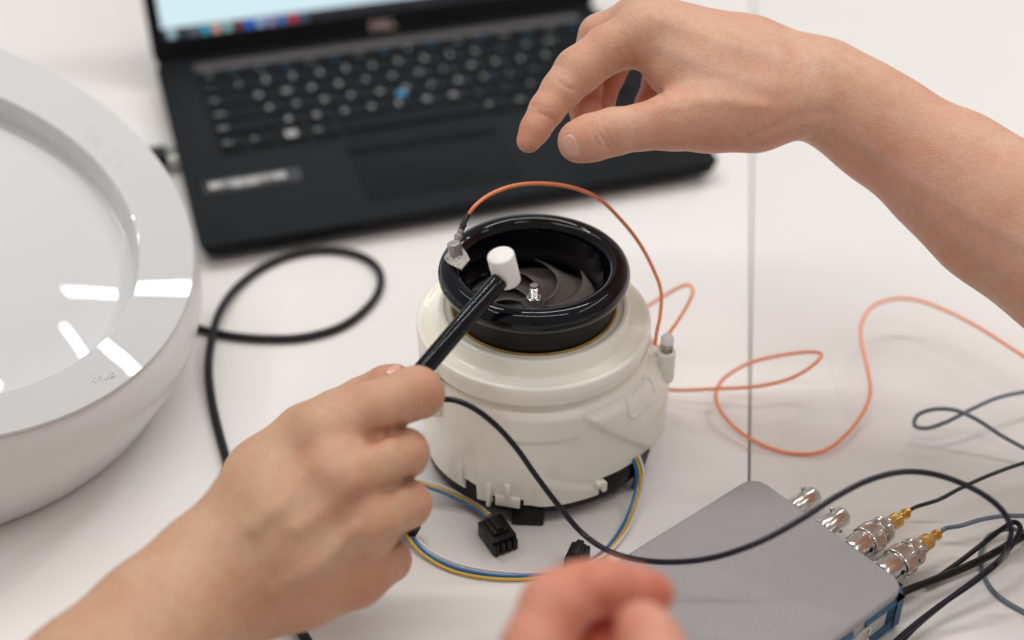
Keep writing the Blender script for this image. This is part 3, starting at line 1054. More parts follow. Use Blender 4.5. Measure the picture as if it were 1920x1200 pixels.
# ------------------------------------------------------------------ oscilloscope box
F24 = P(1415, 898, 24)
OA = math.atan2(-0.777, 0.629)
scp = thing('oscilloscope', 'grey oscilloscope box with blue rubber end and silver sockets in the foreground', 'oscilloscope', (F24[0], F24[1], 0), OA)
X0, X1, Y0, Y1 = -0.0023, 0.0885, -0.132, 0.0023
part('cover', prism(rrect(X0, X1 - 0.0012, Y0, Y1, 0.0085, 8), 0.0205, 0.0240, 0.0016, 3), M['scope_grey'], scp)
part('chassis', prism(rrect(X0 + 0.0015, X1 - 0.0035, Y0 + 0.001, Y1 - 0.0012, 0.0075, 8), 0.0022, 0.0204), M['scope_grey'], scp)
# blue rubber end frame: corner bumper, bars with a gap, bottom bar
xe = X1 - 0.0026


def bar(y0, y1, z0, z1, proud=0.0026, name='rubber_bar', mat='scope_blue', bev=0.0007):
    return part(name, rbox(proud + 0.0012, abs(y1 - y0), z1 - z0, bev, 2, (xe + proud / 2 - 0.0004, (y0 + y1) / 2, (z0 + z1) / 2)), M[mat], scp)


part('end_panel', rbox(0.0016, 0.100, 0.0160, 0.0004, 1, (xe - 0.0002, -0.058, 0.0112)), M['scope_cream'], scp)
fr_pts = [(xe + 0.0008, -0.0255, 0.0187), (xe + 0.0008, -0.015, 0.0187), (xe + 0.0008, -0.0065, 0.0187), (xe + 0.0008, -0.0035, 0.0178), (xe + 0.0008, -0.0022, 0.0150), (xe + 0.0008, -0.0028, 0.0085),
          (xe + 0.0008, -0.0060, 0.0048), (xe + 0.0008, -0.0110, 0.0036), (xe + 0.0008, -0.06, 0.0034), (xe + 0.0008, -0.115, 0.0034)]
part('rubber_frame', tube(spline(fr_pts, 6), 0.0019, 10), M['scope_blue'], scp)
bar(-0.0600, -0.0335, 0.0168, 0.0204)
bar(-0.1080, -0.0700, 0.0168, 0.0204)
part('bumper', prism(rrect(X1 - 0.0125, X1 + 0.0004, -0.0095, Y1 + 0.0005, 0.0082, 8), 0.0035, 0.0209, 0.0004, 2), M['scope_blue'], scp)
part('grey_tab', rbox(0.0024, 0.0075, 0.0062, 0.0006, 2, (xe + 0.0006, -0.0295, 0.0178)), M['scope_grey'], scp)
sw = [(xe + 0.0012, -0.024 - 0.006 * math.cos(a) * (1 - a / 12), 0.0105 + 0.0048 * math.sin(a) * (1 - a / 12)) for a in np.linspace(-2.2, 3.6, 24)]
part('raised_mark', tube(sw, 0.0006, 6), M['scope_mark'], scp)
for fx, fy in ((0.008, -0.012), (0.078, -0.012), (0.008, -0.12), (0.078, -0.12)):
    part('rubber_foot', lathe([(1e-5, 0.0001), (0.005, 0.0001), (0.0055, 0.001), (0.0055, 0.0024), (1e-5, 0.0024)], 20).__class__(xf(lathe([(1e-5, 0.0001), (0.005, 0.0001), (0.0055, 0.001), (0.0055, 0.0024), (1e-5, 0.0024)], 20), Matrix.Translation((fx, fy, 0)))), M['black_matte'], scp)


def along_y(x, y, z):
    m = Matrix(((1, 0, 0, x), (0, 0, 1, y), (0, -1, 0, z), (0, 0, 0, 1)))
    return m


BZ = 0.0130
BX = [0.0178, 0.0353, 0.0528, 0.0704]
for i, bx_ in enumerate(BX):
    m = along_y(bx_, 0.001, BZ)
    prof = [(6.2, 0), (6.2, 1.8), (4.75, 2.0), (4.75, 6), (4.55, 6.3), (4.55, 7.6), (4.8, 8), (4.8, 21.6), (4.5, 22.2), (4.05, 22.2), (4.0, 12.0)]
    j = part('bnc_socket', xf(lathe([(a * mm, b * mm) for a, b in prof] + [(1e-5, 12 * mm)], 40), m), M['nickel'], scp, sharp=40)
    for a in (52, 232):
        part('bayonet_lug', xf(lathe(cyl_profile([(1.15 * mm, 0), (1.15 * mm, 1.5 * mm), (0.8 * mm, 1.8 * mm)]), 14), m @ Matrix.Rotation(R(a), 4, 'Z') @ Matrix.Translation((4.6 * mm, 0, 17.5 * mm)) @ Matrix.Rotation(R(90), 4, 'Y')), M['nickel'], j)
    for zz, a in ((5.4, 50), (12.0, 62)):
        part('dimple', xf(lathe(cyl_profile([(0.9 * mm, 0), (0.9 * mm, 0.25 * mm), (0.5 * mm, 0.35 * mm)]), 12), m @ Matrix.Rotation(R(a), 4, 'Z') @ Matrix.Translation((4.7 * mm, 0, zz * mm)) @ Matrix.Rotation(R(90), 4, 'Y')), M['nickel'], j)
    part('centre_pin', xf(lathe(cyl_profile([(1.2 * mm, 11.9 * mm), (1.2 * mm, 19 * mm)]), 12), m), M['gold'], j)

R_sc = Matrix.Translation(scp.location) @ Matrix.Rotation(OA, 4, 'Z')


def coax(idx, label, mat, pts, cr):
    """BNC plug with gold adapter on a socket, and its cable."""
    mw = R_sc @ along_y(BX[idx], 0.001, BZ)
    o = mw.translation
    t = thing('coaxial_cable', label, 'cable', tuple(o), 0)
    m = Matrix.Translation(-o) @ mw
    hole = [(5.5, 5.0), (6.3, 4.6), (6.7, 4.8), (6.9, 5.6), (6.9, 7.0), (6.5, 7.4), (6.5, 14.5), (6.4, 15.0), (6.4, 16.2)]
    sh = part('plug_shell', xf(lathe([(a * mm, b * mm) for a, b in hole] + [(5.5 * mm, 16.2 * mm), (5.3 * mm, 8 * mm)], 48), m), M['nickel'], t, sharp=35)
    part('slot_hole', xf(lathe(cyl_profile([(1.2 * mm, 0), (1.2 * mm, 0.1 * mm)]), 16), m @ Matrix.Rotation(R(-18), 4, 'Z') @ Matrix.Translation((6.47 * mm, 0, 13.2 * mm)) @ Matrix.Rotation(R(90), 4, 'Y')), M['black_matte'], sh)
    kn = [(6.4, 16.0), (7.1, 16.3), (7.5, 16.8), (7.5, 23.0), (7.1, 23.6), (6.3, 23.9)]

    def kf(i, j, r_):
        return r_ - (0.35 * mm if (j % 2 and 1 < i < 4) else 0)
    part('knurled_ring', xf(lathe([(a * mm, b * mm) for a, b in kn], 84, rfun=kf), m), M['nickel'], t, sharp=25)
    part('plug_neck', xf(lathe([(a * mm, b * mm) for a, b in [(6.3, 23.5), (5.4, 24.4), (5.4, 25.8), (6.0, 26.0), (6.0, 26.6)]], 40), m), M['nickel'], t, sharp=35)
    kn2 = [(5.8, 26.4), (6.4, 26.7), (6.5, 27.2), (6.5, 29.6), (6.2, 30.0), (5.0, 30.6), (4.4, 32.2), (4.4, 33.4), (1.0, 33.5)]
    part('knurled_ring', xf(lathe([(a * mm, b * mm) for a, b in kn2], 84, rfun=lambda i, j, r_: r_ - (0.28 * mm if (j % 2 and 1 < i < 4) else 0)), m), M['nickel'], t, sharp=25)
    gp = [(1.0, 33.2), (3.5, 33.4), (3.7, 33.9), (3.7, 40.0), (3.4, 40.5), (2.0, 40.7), (2.0, 43.0), (1.75, 43.2), (1.75, 44.6), (2.6, 44.8), (2.6, 46.2), (1.5, 46.6), (1.4, 48.2), (0.5, 48.4)]
    part('gold_adapter', xf(lathe([(a * mm, b * mm) for a, b in gp], 56, rfun=lambda i, j, r_: r_ - (0.2 * mm if (j % 2 and 1 < i < 4) else 0)), m), M['gold'], t, sharp=25)
    tip = np.array(mw @ Vector((0, 0, 0.0465)))
    tip2 = np.array(mw @ Vector((0, 0, 0.0520)))
    part('cable', rel(tube(spline([tip, tip2] + pts, 10), cr, 10), t), M[mat], t)
    return t


coax(2, 'thin dark green cable with gold adapter on the upper plugged socket', 'green_cable', [P(1760, 937, 20), P(1800, 916, 22), P(1860, 889, 22), P(1920, 868, 20), P(2010, 845, 12), P(2200, 800, 3), P(2500, 760, 1.2)], 0.00095)
coax(3, 'slate grey cable with gold adapter on the lower plugged socket', 'slate_cable',
     [P(1800, 986, 18), P(1845, 973, 20), P(1895, 967, 20), P(1945, 972, 18), P(1962, 988, 14), P(1935, 998, 10), P(1893, 992, 6), P(1857, 1003, 3), P(1840, 1030, 1.5), P(1842, 1072, 1.5), P(1866, 1112, 1.5), P(1920, 1147, 1.5), P(2000, 1180, 1.5), P(2250, 1230, 1.3), P(2500, 1250, 1.3)], 0.00105)

lc = tag(part('cable', tube(spline([P(2400, 660, 1.2), P(2200, 690, 7), P(2010, 720, 14), P(1920, 735, 14), P(1870, 746, 15), P(1820, 768, 15), P(1770, 793, 12), P(1735, 803, 10), P(1715, 798, 10), P(1719, 780, 13), P(1748, 768, 18), P(1790, 769, 20), P(1832, 787, 17), P(1875, 815, 12), P(1920, 840, 8), P(2000, 880, 3), P(2200, 960, 1.3), P(2450, 1000, 1.3)], 10), 0.00105, 10), M['slate_cable']),
         'loose loop of slate grey cable lying at the right edge, below the forearm', 'cable')
tag(part('usb_cable', tube(spline([np.array(R_sc @ Vector((0.080, -0.002, 0.0105))), np.array(R_sc @ Vector((0.0825, 0.012, 0.0105))), P(1745, 1090, 8), P(1800, 1068, 7), P(1855, 1042, 6), P(1920, 1005, 5), P(2010, 960, 3), P(2200, 890, 2), P(2500, 820, 2)], 10), 0.0018, 12), M['black_cable']),
    'thick black cable leaving the oscilloscope corner beside the silver plugs', 'cable')
tag(part('cable', tube(spline([P(1735, 1098, 2), P(1790, 1060, 5), P(1845, 1018, 10), P(1880, 991, 14), P(1902, 979, 16), P(1913, 988, 17), P(1905, 1010, 16), P(1880, 1043, 14), P(1840, 1078, 12), P(1775, 1127, 8), P(1712, 1180, 5), P(1660, 1240, 2)], 10), 0.0012, 10), M['black_cable']),
    'thin black cable with a tight bend at the right edge, running to the bottom', 'cable')

# ------------------------------------------------------------------ black USB cable of the laptop
Rl = Matrix.Translation(lap.location) @ Matrix.Rotation(LAPA, 4, 'Z')
pb = np.array(Rl @ Vector((-0.003, 0.118, 0.0105)))
pd = np.array(Rl @ Vector((-0.030, 0.118, 0.0105)))
ub = thing('usb_cable', 'black cable looping on the table between the appliance and the fan', 'cable', tuple(pb))
dm = frame_to((0, 0, 0), pd - pb, (0, 0, 1))
part('plug', xf(rbox(0.0085, 0.0155, 0.024, 0.0012, 2, (0, 0, 0.0145)), dm), M['black_cable'], ub)
part('plug_shell', xf(rbox(0.0045, 0.012, 0.006, 0.0003, 1, (0, 0, 0.0000)), dm), M['nickel'], ub)
uc = [pd - (pd - pb) * 0.15, pd, pd + (pd - pb) * 0.6 - np.array([0, 0, .004]), P(215, 300, 2.6), P(235, 420, 2.6), P(275, 530, 2.6), P(325, 595, 2.6), P(370, 615, 2.6), P(430, 629, 2.6), P(500, 635, 2.6), P(570, 632, 2.6), P(640, 612, 2.6), P(692, 573, 2.6), P(714, 533, 2.6), P(706, 500, 2.6), P(672, 478, 2.6),
      P(615, 469, 2.6), P(555, 476, 2.6), P(495, 500, 2.6), P(445, 538, 3.6), P(412, 585, 6.5), P(397, 635, 7), P(391, 690, 5), P(397, 750, 3), P(409, 805, 2.6), P(424, 860, 2.6), P(450, 960, 2.6), P(490, 1060, 2.6), P(535, 1140, 2.6), P(572, 1196, 2.6), P(610, 1260, 2.6)]
part('cable', rel(tube(spline(uc, 12), 0.0023, 14), ub), M['black_cable'], ub)


# ------------------------------------------------------------------ hands: blended round cones polygonised into one continuous skin
def sd_cone(p, a, b, r1, r2):
    ba = b - a
    l2 = float(ba @ ba)
    rr_ = r1 - r2
    a2 = l2 - rr_ * rr_
    il2 = 1.0 / l2
    pa = p - a.astype(np.float32)
    y = pa @ ba.astype(np.float32)
    z = y - l2
    xv = pa * np.float32(l2) - y[..., None] * ba.astype(np.float32)
    x2 = np.einsum('...i,...i->...', xv, xv)
    y2 = y * y * l2
    z2 = z * z * l2
    k = np.sign(rr_) * rr_ * rr_ * x2
    d = (np.sqrt(np.maximum(x2 * a2 * il2, 0)) + y * rr_) * il2 - r1
    d = np.where(np.sign(y) * a2 * y2 < k, np.sqrt(x2 + y2) * il2 - r1, d)
    d = np.where(np.sign(z) * a2 * z2 > k, np.sqrt(x2 + z2) * il2 - r2, d)
    return d


def smin(a, b, k):
    h = np.maximum(k - np.abs(a - b), 0) / k
    return np.minimum(a, b) - h * h * h * k / 6.0


def chain(pts):
    """[(u, v, Z, r_mm), ...] -> list of cones in millimetres."""
    q = [(PZ(u, v, Z) * 1000, r_) for u, v, Z, r_ in pts]
    return [(q[i][0], q[i + 1][0], q[i][1], q[i + 1][1]) for i in range(len(q) - 1)]


class Hand:
    def __init__(self, palm, fingers, kp=14.0, kf=4.0, kj=7.0):
        self.palm, self.fingers, self.kp, self.kf, self.kj = palm, fingers, kp, kf, kj

    def cones(self):
        return self.palm + [c for f in self.fingers for c in f]

    def eval(self, p):
        d = None
        for c in self.palm:
            e_ = sd_cone(p, *c)
            d = e_ if d is None else smin(d, e_, self.kp)
        g = None
        for f in self.fingers:
            h = None
            for c in f:
                e_ = sd_cone(p, *c)
                h = e_ if h is None else smin(h, e_, self.kf)
            g = h if g is None else smin(g, h, 1.0)
        return smin(d, g, self.kj)

    def grid_eval(self, lo, n, vs):
        """Distance field on the grid, each chain computed only near itself."""
        BIG = 30.0

        def box_eval(cs, k):
            out = np.full(n, BIG, np.float32)
            for c in cs:
                m = max(c[2], c[3]) + 16
                a = np.maximum(0, np.floor((np.minimum(c[0], c[1]) - m - lo) / vs).astype(int))
                b = np.minimum(n, np.ceil((np.maximum(c[0], c[1]) + m - lo) / vs).astype(int))
                if np.any(b <= a):
                    continue
                ax_ = [lo[i] + vs * np.arange(a[i], b[i]) for i in range(3)]
                g = np.stack(np.meshgrid(*ax_, indexing='ij'), -1).astype(np.float32)
                s = (slice(a[0], b[0]), slice(a[1], b[1]), slice(a[2], b[2]))
                out[s] = smin(out[s], sd_cone(g, *c), k)
            return out
        d = box_eval(self.palm, self.kp)
        g = None
        for f in self.fingers:
            h = box_eval(f, self.kf)
            g = h if g is None else smin(g, h, 1.0)
        return smin(d, g, self.kj)


def surface_nets(D, lo, vs):
    n = np.array(D.shape)
    s = D < 0
    c = np.zeros(n - 1, np.int8)
    corners = [(i, j, k) for i in (0, 1) for j in (0, 1) for k in (0, 1)]
    for i, j, k in corners:
        c += s[i:n[0] - 1 + i, j:n[1] - 1 + j, k:n[2] - 1 + k]
    act = (c > 0) & (c < 8)
    idx = np.argwhere(act)
    vid = np.full(n - 1, -1, np.int64)
    vid[act] = np.arange(len(idx))
    vals = {q: D[idx[:, 0] + q[0], idx[:, 1] + q[1], idx[:, 2] + q[2]] for q in corners}
    acc = np.zeros((len(idx), 3))
    cnt = np.zeros(len(idx))
    for q in corners:
        for axis in range(3):
            if q[axis] == 0:
                q2 = list(q)
                q2[axis] = 1
                q2 = tuple(q2)
                a, b = vals[q], vals[q2]
                m = (a < 0) != (b < 0)
                t = np.where(m, a / np.where(m, a - b, 1), 0)
                pt = np.tile(np.array(q, float), (len(idx), 1))
                pt[:, axis] += t
                acc += pt * m[:, None]
                cnt += m
    V_ = lo + vs * (idx + acc / cnt[:, None])
    F_ = []
    for axis in range(3):
        o1, o2 = [(1, 2), (2, 0), (0, 1)][axis]
        sl0 = [slice(None)] * 3
        sl1 = [slice(None)] * 3
        sl0[axis] = slice(0, n[axis] - 1)
        sl1[axis] = slice(1, n[axis])
        ch = s[tuple(sl0)] != s[tuple(sl1)]
        e_ = np.argwhere(ch)
        e_ = e_[(e_[:, o1] > 0) & (e_[:, o2] > 0) & (e_[:, o1] < n[o1] - 1) & (e_[:, o2] < n[o2] - 1)]
        inside = s[e_[:, 0], e_[:, 1], e_[:, 2]]

        def g(d1, d2):
            q = e_.copy()
            q[:, o1] += d1
            q[:, o2] += d2
            return vid[q[:, 0], q[:, 1], q[:, 2]]
        quad = np.stack([g(-1, -1), g(0, -1), g(0, 0), g(-1, 0)], 1)
        quad = np.where(inside[:, None], quad, quad[:, ::-1])
        F_.append(quad)
    F_ = np.vstack(F_)
    return V_, F_[(F_ >= 0).all(1)]


def relax(V_, F_, it):
    e_ = np.vstack([F_[:, [0, 1]], F_[:, [1, 2]], F_[:, [2, 3]], F_[:, [3, 0]]])
    for k in range(it):
        for lam in (0.5, -0.52):
            acc = np.zeros_like(V_)
            cnt = np.zeros(len(V_))
            np.add.at(acc, e_[:, 0], V_[e_[:, 1]])
            np.add.at(acc, e_[:, 1], V_[e_[:, 0]])
            np.add.at(cnt, e_[:, 0], 1)
            np.add.at(cnt, e_[:, 1], 1)
            V_ = V_ + lam * (acc / cnt[:, None] - V_)
    return V_


def vnormals(V_, F_):
    fn = np.cross(V_[F_[:, 2]] - V_[F_[:, 0]], V_[F_[:, 3]] - V_[F_[:, 1]])
    nn = np.zeros_like(V_)
    for k in range(4):
        np.add.at(nn, F_[:, k], fn)
    return nn / (np.linalg.norm(nn, axis=1)[:, None] + 1e-9)


def hand_mesh(name, label, hand, mat, vs, flush=(), creases=(), veins=(), relax_n=3, root_uvz=None):
    """flush: (u,v,Z,radius,amount); creases: (p0 uvZ, p1 uvZ, width, depth) grooves lying on the skin; veins: (polyline uvZ, width, height, tint)."""
    cs = hand.cones()
    lo = np.min([np.minimum(c[0], c[1]) - max(c[2], c[3]) for c in cs], axis=0) - 4
    hi = np.max([np.maximum(c[0], c[1]) + max(c[2], c[3]) for c in cs], axis=0) + 4
    n = np.ceil((hi - lo) / vs).astype(int) + 1
    D = hand.grid_eval(lo, n, vs)
    V_, F_ = surface_nets(D, lo, vs)
    V_ = relax(V_, F_, relax_n)
    N_ = vnormals(V_, F_)
    fl_ = np.zeros(len(V_))
    vn = np.zeros(len(V_))
    for u, v, Z, rad, amt in flush:
        d = np.linalg.norm(V_ - PZ(u, v, Z) * 1000, axis=1)
        fl_ = np.maximum(fl_, amt * np.exp(-(d / rad) ** 2))
    # screen-free distance to a polyline, measured across the view ray so that it can be given in photo coordinates
    eye = np.array([0, 0, CAM_H * 1000])
    facing = np.einsum('ij,ij->i', N_, (eye - V_)) > 0

    def line_dist(poly):
        best = np.full(len(V_), 1e9)
        q = [PZ(*x) * 1000 for x in poly]
        for a, b in zip(q[:-1], q[1:]):
            # distance to the sheet through the segment along the viewing direction at its middle
            w = (a + b) / 2 - eye
            w /= np.linalg.norm(w)
            a2, b2, v2 = a - w * (a @ w), b - w * (b @ w), V_ - np.outer(V_ @ w, w)
            ab = b2 - a2
            t = np.clip((v2 - a2) @ ab / (ab @ ab), 0, 1)
            dd = np.linalg.norm(v2 - a2 - t[:, None] * ab, axis=1)
            far = np.abs((V_ - a) @ w) > 26
            dd[far | ~facing] = 1e9
            best = np.minimum(best, dd)
        return best
    disp = np.zeros(len(V_))
    for poly, wd, dep in creases:
        d = line_dist(poly)
        gsh = np.exp(-(d / wd) ** 2)
        disp -= dep * gsh
        if wd < 1.3:
            fl_ = np.maximum(fl_, 0.4 * np.exp(-(d / (wd * 1.1)) ** 2) * min(1, dep / 0.5))
    for poly, wd, hg, tint in veins:
        d = line_dist(poly)
        gsh = np.exp(-(d / wd) ** 2)
        disp += hg * gsh
        vn = np.maximum(vn, tint * gsh)
    V_ = V_ + N_ * disp[:, None]
    base = V_.mean(0) if root_uvz is None else PZ(*root_uvz) * 1000
    me = bpy.data.meshes.new(name)
    W_ = (V_ - base) / 1000
    me.vertices.add(len(W_))
    me.vertices.foreach_set('co', W_.ravel())
    nf = len(F_)
    me.loops.add(nf * 4)
    me.loops.foreach_set('vertex_index', F_.ravel().astype(np.int32))
    me.polygons.add(nf)
    me.polygons.foreach_set('loop_start', np.arange(0, nf * 4, 4, dtype=np.int32))
    me.polygons.foreach_set('loop_total', np.full(nf, 4, np.int32))
    me.polygons.foreach_set('use_smooth', np.ones(nf, bool))
    me.materials.append(mat)
    for nm, arr in (('flush', fl_), ('vein', vn)):
        at = me.attributes.new(nm, 'FLOAT', 'POINT')
        at.data.foreach_set('value', np.clip(arr, 0, 1).astype(np.float32))
    me.update(calc_edges=True)
    me.validate()
    o = obj(name, me, None, base / 1000)
    tag(o, label, 'hand')
    return o


def nail(hand, parent, cu, cv, ang, a, b, Z0, lift=0.35, base_n=12):
    """Curved nail plate resting on the finger tip, outline a x b (pixels) about (cu, cv)."""
    V_, F_ = [], []
    nr_, na_ = 6, 28
    pts = [(0.0, 0.0)] + [(k / nr_, 2 * math.pi * j / na_) for k in range(1, nr_ + 1) for j in range(na_)]
    ca, sa = math.cos(R(ang)), math.sin(R(ang))
    eye = np.array([0, 0, CAM_H * 1000])
    T, B = [], []
    for k, w in pts:
        # superellipse outline: square-ish nail
        cx, sy = math.cos(w), math.sin(w)
        e_ = 2 / 2.8
        x = a * k * math.copysign(abs(cx) ** e_, cx)
        y = b * k * math.copysign(abs(sy) ** e_, sy)
        u, v = cu + x * ca - y * sa, cv + x * sa + y * ca
        d = ray(u, v)
        d = d / np.linalg.norm(d)
        t = (Z0 - 40.0) / 1.0
        for _ in range(60):
            q = eye + t * d
            s_ = float(hand.eval(q[None, :].astype(np.float32))[0])
            if s_ < 0.02:
                break
            t += s_ * 0.9
        if t > Z0 * 1.45:
            t = None
        T.append(t)
        B.append(d)
    hit = [x for x in T if x is not None]
    far = max(hit)
    T = [far + 0.5 if x is None else x for x in T]
    T, B = [eye + (t_ - lift) * d_ for t_, d_ in zip(T, B)], [eye + (t_ + 0.6) * d_ for t_, d_ in zip(T, B)]
    base = np.array(parent.location) * 1000
    V_ = [(q - base) / 1000 for q in T] + [(q - base) / 1000 for q in B[-na_:]]
    for j in range(na_):
        l = (j + 1) % na_
        F_.append((0, 1 + j, 1 + l))
        for k in range(nr_ - 1):
            o_ = 1 + k * na_
            F_.append((o_ + j, o_ + na_ + j, o_ + na_ + l, o_ + l))
        o_ = 1 + (nr_ - 1) * na_
        c_ = 1 + nr_ * na_
        F_.append((o_ + j, c_ + j, c_ + l, o_ + l))
    return part('nail', (V_, F_), M['nail'], parent, sharp=None)


# reaching hand, upper right
ARM = chain([(1535, 162, 650, 20.5), (1600, 203, 648, 21.5), (1660, 246, 646, 23.2), (1784, 330, 638, 27.6), (1873, 400, 630, 30.8), (2200, 640, 600, 36), (2520, 870, 572, 39)]) + \
      chain([(1545, 162, 668, 17), (1665, 248, 666, 19), (1880, 402, 650, 27), (2200, 640, 620, 34), (2520, 870, 592, 38)])
palmA = ARM + chain([(1535, 170, 652, 19.5), (1400, 140, 645, 18), (1215, 66, 640, 14.0)]) \
    + chain([(1540, 158, 664, 19), (1400, 110, 660, 18), (1205, 42, 654, 13.5)]) \
    + chain([(1545, 160, 674, 18), (1400, 120, 676, 17), (1222, 42, 672, 12.5)]) \
    + chain([(1545, 170, 680, 16), (1400, 140, 688, 15), (1250, 70, 688, 11.5)]) \
    + chain([(1500, 195, 640, 15), (1415, 210, 634, 16.0), (1330, 215, 630, 14.8), (1262, 226, 624, 12.2)]) \
    + chain([(1430, 170, 640, 16), (1320, 140, 638, 15), (1262, 128, 638, 12)])
fingA = [
    chain([(1212, 64, 640, 13.2), (1140, 92, 640, 10.7), (1084, 133, 638, 10.5), (1052, 170, 635, 8.8), (1025, 206, 632, 7.6), (1004, 241, 630, 6.5), (991, 264, 629, 5.4)]),
    chain([(1200, 45, 655, 12.5), (1125, 66, 662, 9.6), (1106, 112, 664, 8.4), (1098, 160, 661, 7.6), (1097, 205, 656, 7.0), (1098, 232, 653, 6.2)]),
    chain([(1222, 45, 672, 12), (1170, 82, 678, 9.0), (1140, 140, 676, 7.7), (1124, 190, 671, 7.0), (1116, 220, 668, 6.0)]),
    chain([(1252, 72, 688, 10.5), (1246, 110, 694, 8.0), (1232, 152, 693, 6.8), (1216, 195, 688, 6.2), (1206, 218, 686, 5.4)]),
    chain([(1262, 228, 624, 12.0), (1205, 238, 620, 9.9), (1150, 247, 618, 10.1), (1110, 258, 616, 10.0), (1086, 265, 615, 9.4)]),
]
handA = Hand(palmA, fingA, kp=14, kf=4, kj=6.5)
flA = [(1000, 255, 630, 12, .85), (1029, 215, 632, 12, .55), (1082, 140, 638, 10, .45), (1098, 200, 656, 22, .8), (1140, 150, 672, 22, .8), (1220, 165, 690, 16, .9), (1090, 268, 612, 11, .55), (1150, 270, 612, 12, .35),
       (1125, 66, 655, 10, .3), (1300, 235, 622, 16, .4), (1185, 105, 632, 10, .45), (1400, 235, 626, 22, .5), (1330, 255, 620, 18, .45), (1230, 250, 616, 16, .4), (1640, 300, 626, 24, .4), (1760, 400, 615, 30, .3)]
crA = [
    ([(1109, 233, 606), (1113, 250, 606), (1122, 270, 607)], 0.7, 0.8),
    ([(1118, 222, 607), (1124, 247, 607), (1140, 272, 608), (1146, 283, 609)], 0.75, 0.95),
    ([(1129, 218, 608), (1134, 240, 608), (1146, 262, 609), (1157, 279, 610)], 0.7, 0.85),
    ([(1106, 226, 607), (1110, 240, 606)], 0.6, 0.3),
    ([(1047, 150, 630), (1056, 160, 630), (1078, 168, 630)], 0.7, 0.45),
    ([(1009, 210, 626), (1026, 218, 626), (1040, 225, 627)], 0.7, 0.5),
    ([(1155, 95, 630), (1163, 106, 630)], 0.9, 0.5),
    ([(1178, 90, 630), (1184, 103, 630), (1190, 118, 630)], 1.0, 0.7),
    ([(1085, 174, 650), (1104, 180, 650), (1118, 178, 650)], 0.6, 0.4),
    ([(1276, 258, 620), (1279, 270, 620), (1281, 281, 621)], 1.0, 0.6),
    ([(1258, 268, 618), (1262, 280, 618)], 1.0, 0.3),
    ([(1295, 268, 620), (1299, 281, 621)], 1.0, 0.35),
    ([(1318, 268, 622), (1324, 280, 622)], 0.7, 0.4),
    ([(1455, 238, 640), (1480, 222, 640), (1510, 214, 640), (1550, 212, 640)], 2.4, 0.7),
    ([(1430, 247, 640), (1450, 240, 640), (1468, 232, 640)], 1.5, 0.5),
    ([(1405, 255, 640), (1425, 248, 640), (1440, 240, 640)], 0.9, 0.4),
    ([(1525, 250, 640), (1570, 272, 640), (1620, 310, 640)], 2.4, 0.5),
    ([(1218, 150, 640), (1226, 170, 636), (1240, 182, 632)], 2.0, 0.5),
    ([(1040, 122, 632), (1050, 118, 634)], 0.8, 0.45),
    ([(1046, 112, 634), (1057, 108, 636)], 0.8, 0.4),
    ([(998, 200, 628), (1008, 198, 628)], 0.7, 0.35),
    ([(1146, 232, 610), (1152, 248, 610), (1160, 262, 611)], 0.6, 0.35),
    ([(1210, 215, 616), (1222, 235, 616)], 1.0, 0.25),
    ([(1245, 190, 628), (1262, 196, 626), (1285, 192, 626)], 1.4, 0.35),
    ([(1235, 176, 632), (1255, 180, 630), (1280, 176, 630)], 1.3, 0.35),
    ([(1340, 262, 622), (1350, 276, 622)], 0.8, 0.35),
    ([(1372, 258, 626), (1384, 270, 626)], 0.9, 0.4),
    ([(1396, 250, 630), (1408, 263, 630)], 0.9, 0.4),
]
vnA = [
    ([(1230, 200, 625), (1290, 190, 628), (1360, 190, 632), (1430, 200, 634)], 3.2, 0.9, 0.0),
    ([(1240, 90, 632), (1330, 130, 634), (1450, 165, 636)], 3.4, 0.5, 0.25),
    ([(1245, 40, 645), (1340, 75, 645), (1460, 110, 648)], 3.0, 0.6, 0.1),
    ([(1600, 260, 626), (1700, 330, 622), (1810, 400, 612), (1920, 460, 600)], 3.4, 0.4, 0.3),
    ([(1660, 330, 626), (1760, 420, 616), (1870, 510, 600)], 3.0, 0.3, 0.2),
]
ha = hand_mesh('hand', 'bare hand reaching from the right, thumb and forefinger spread above the fan', handA, M['skin_a'], 1.12, flA, crA, vnA, 2, (1530, 165, 650))
nail(handA, ha, 1071, 276, 66, 24, 14, 615, 0.12)

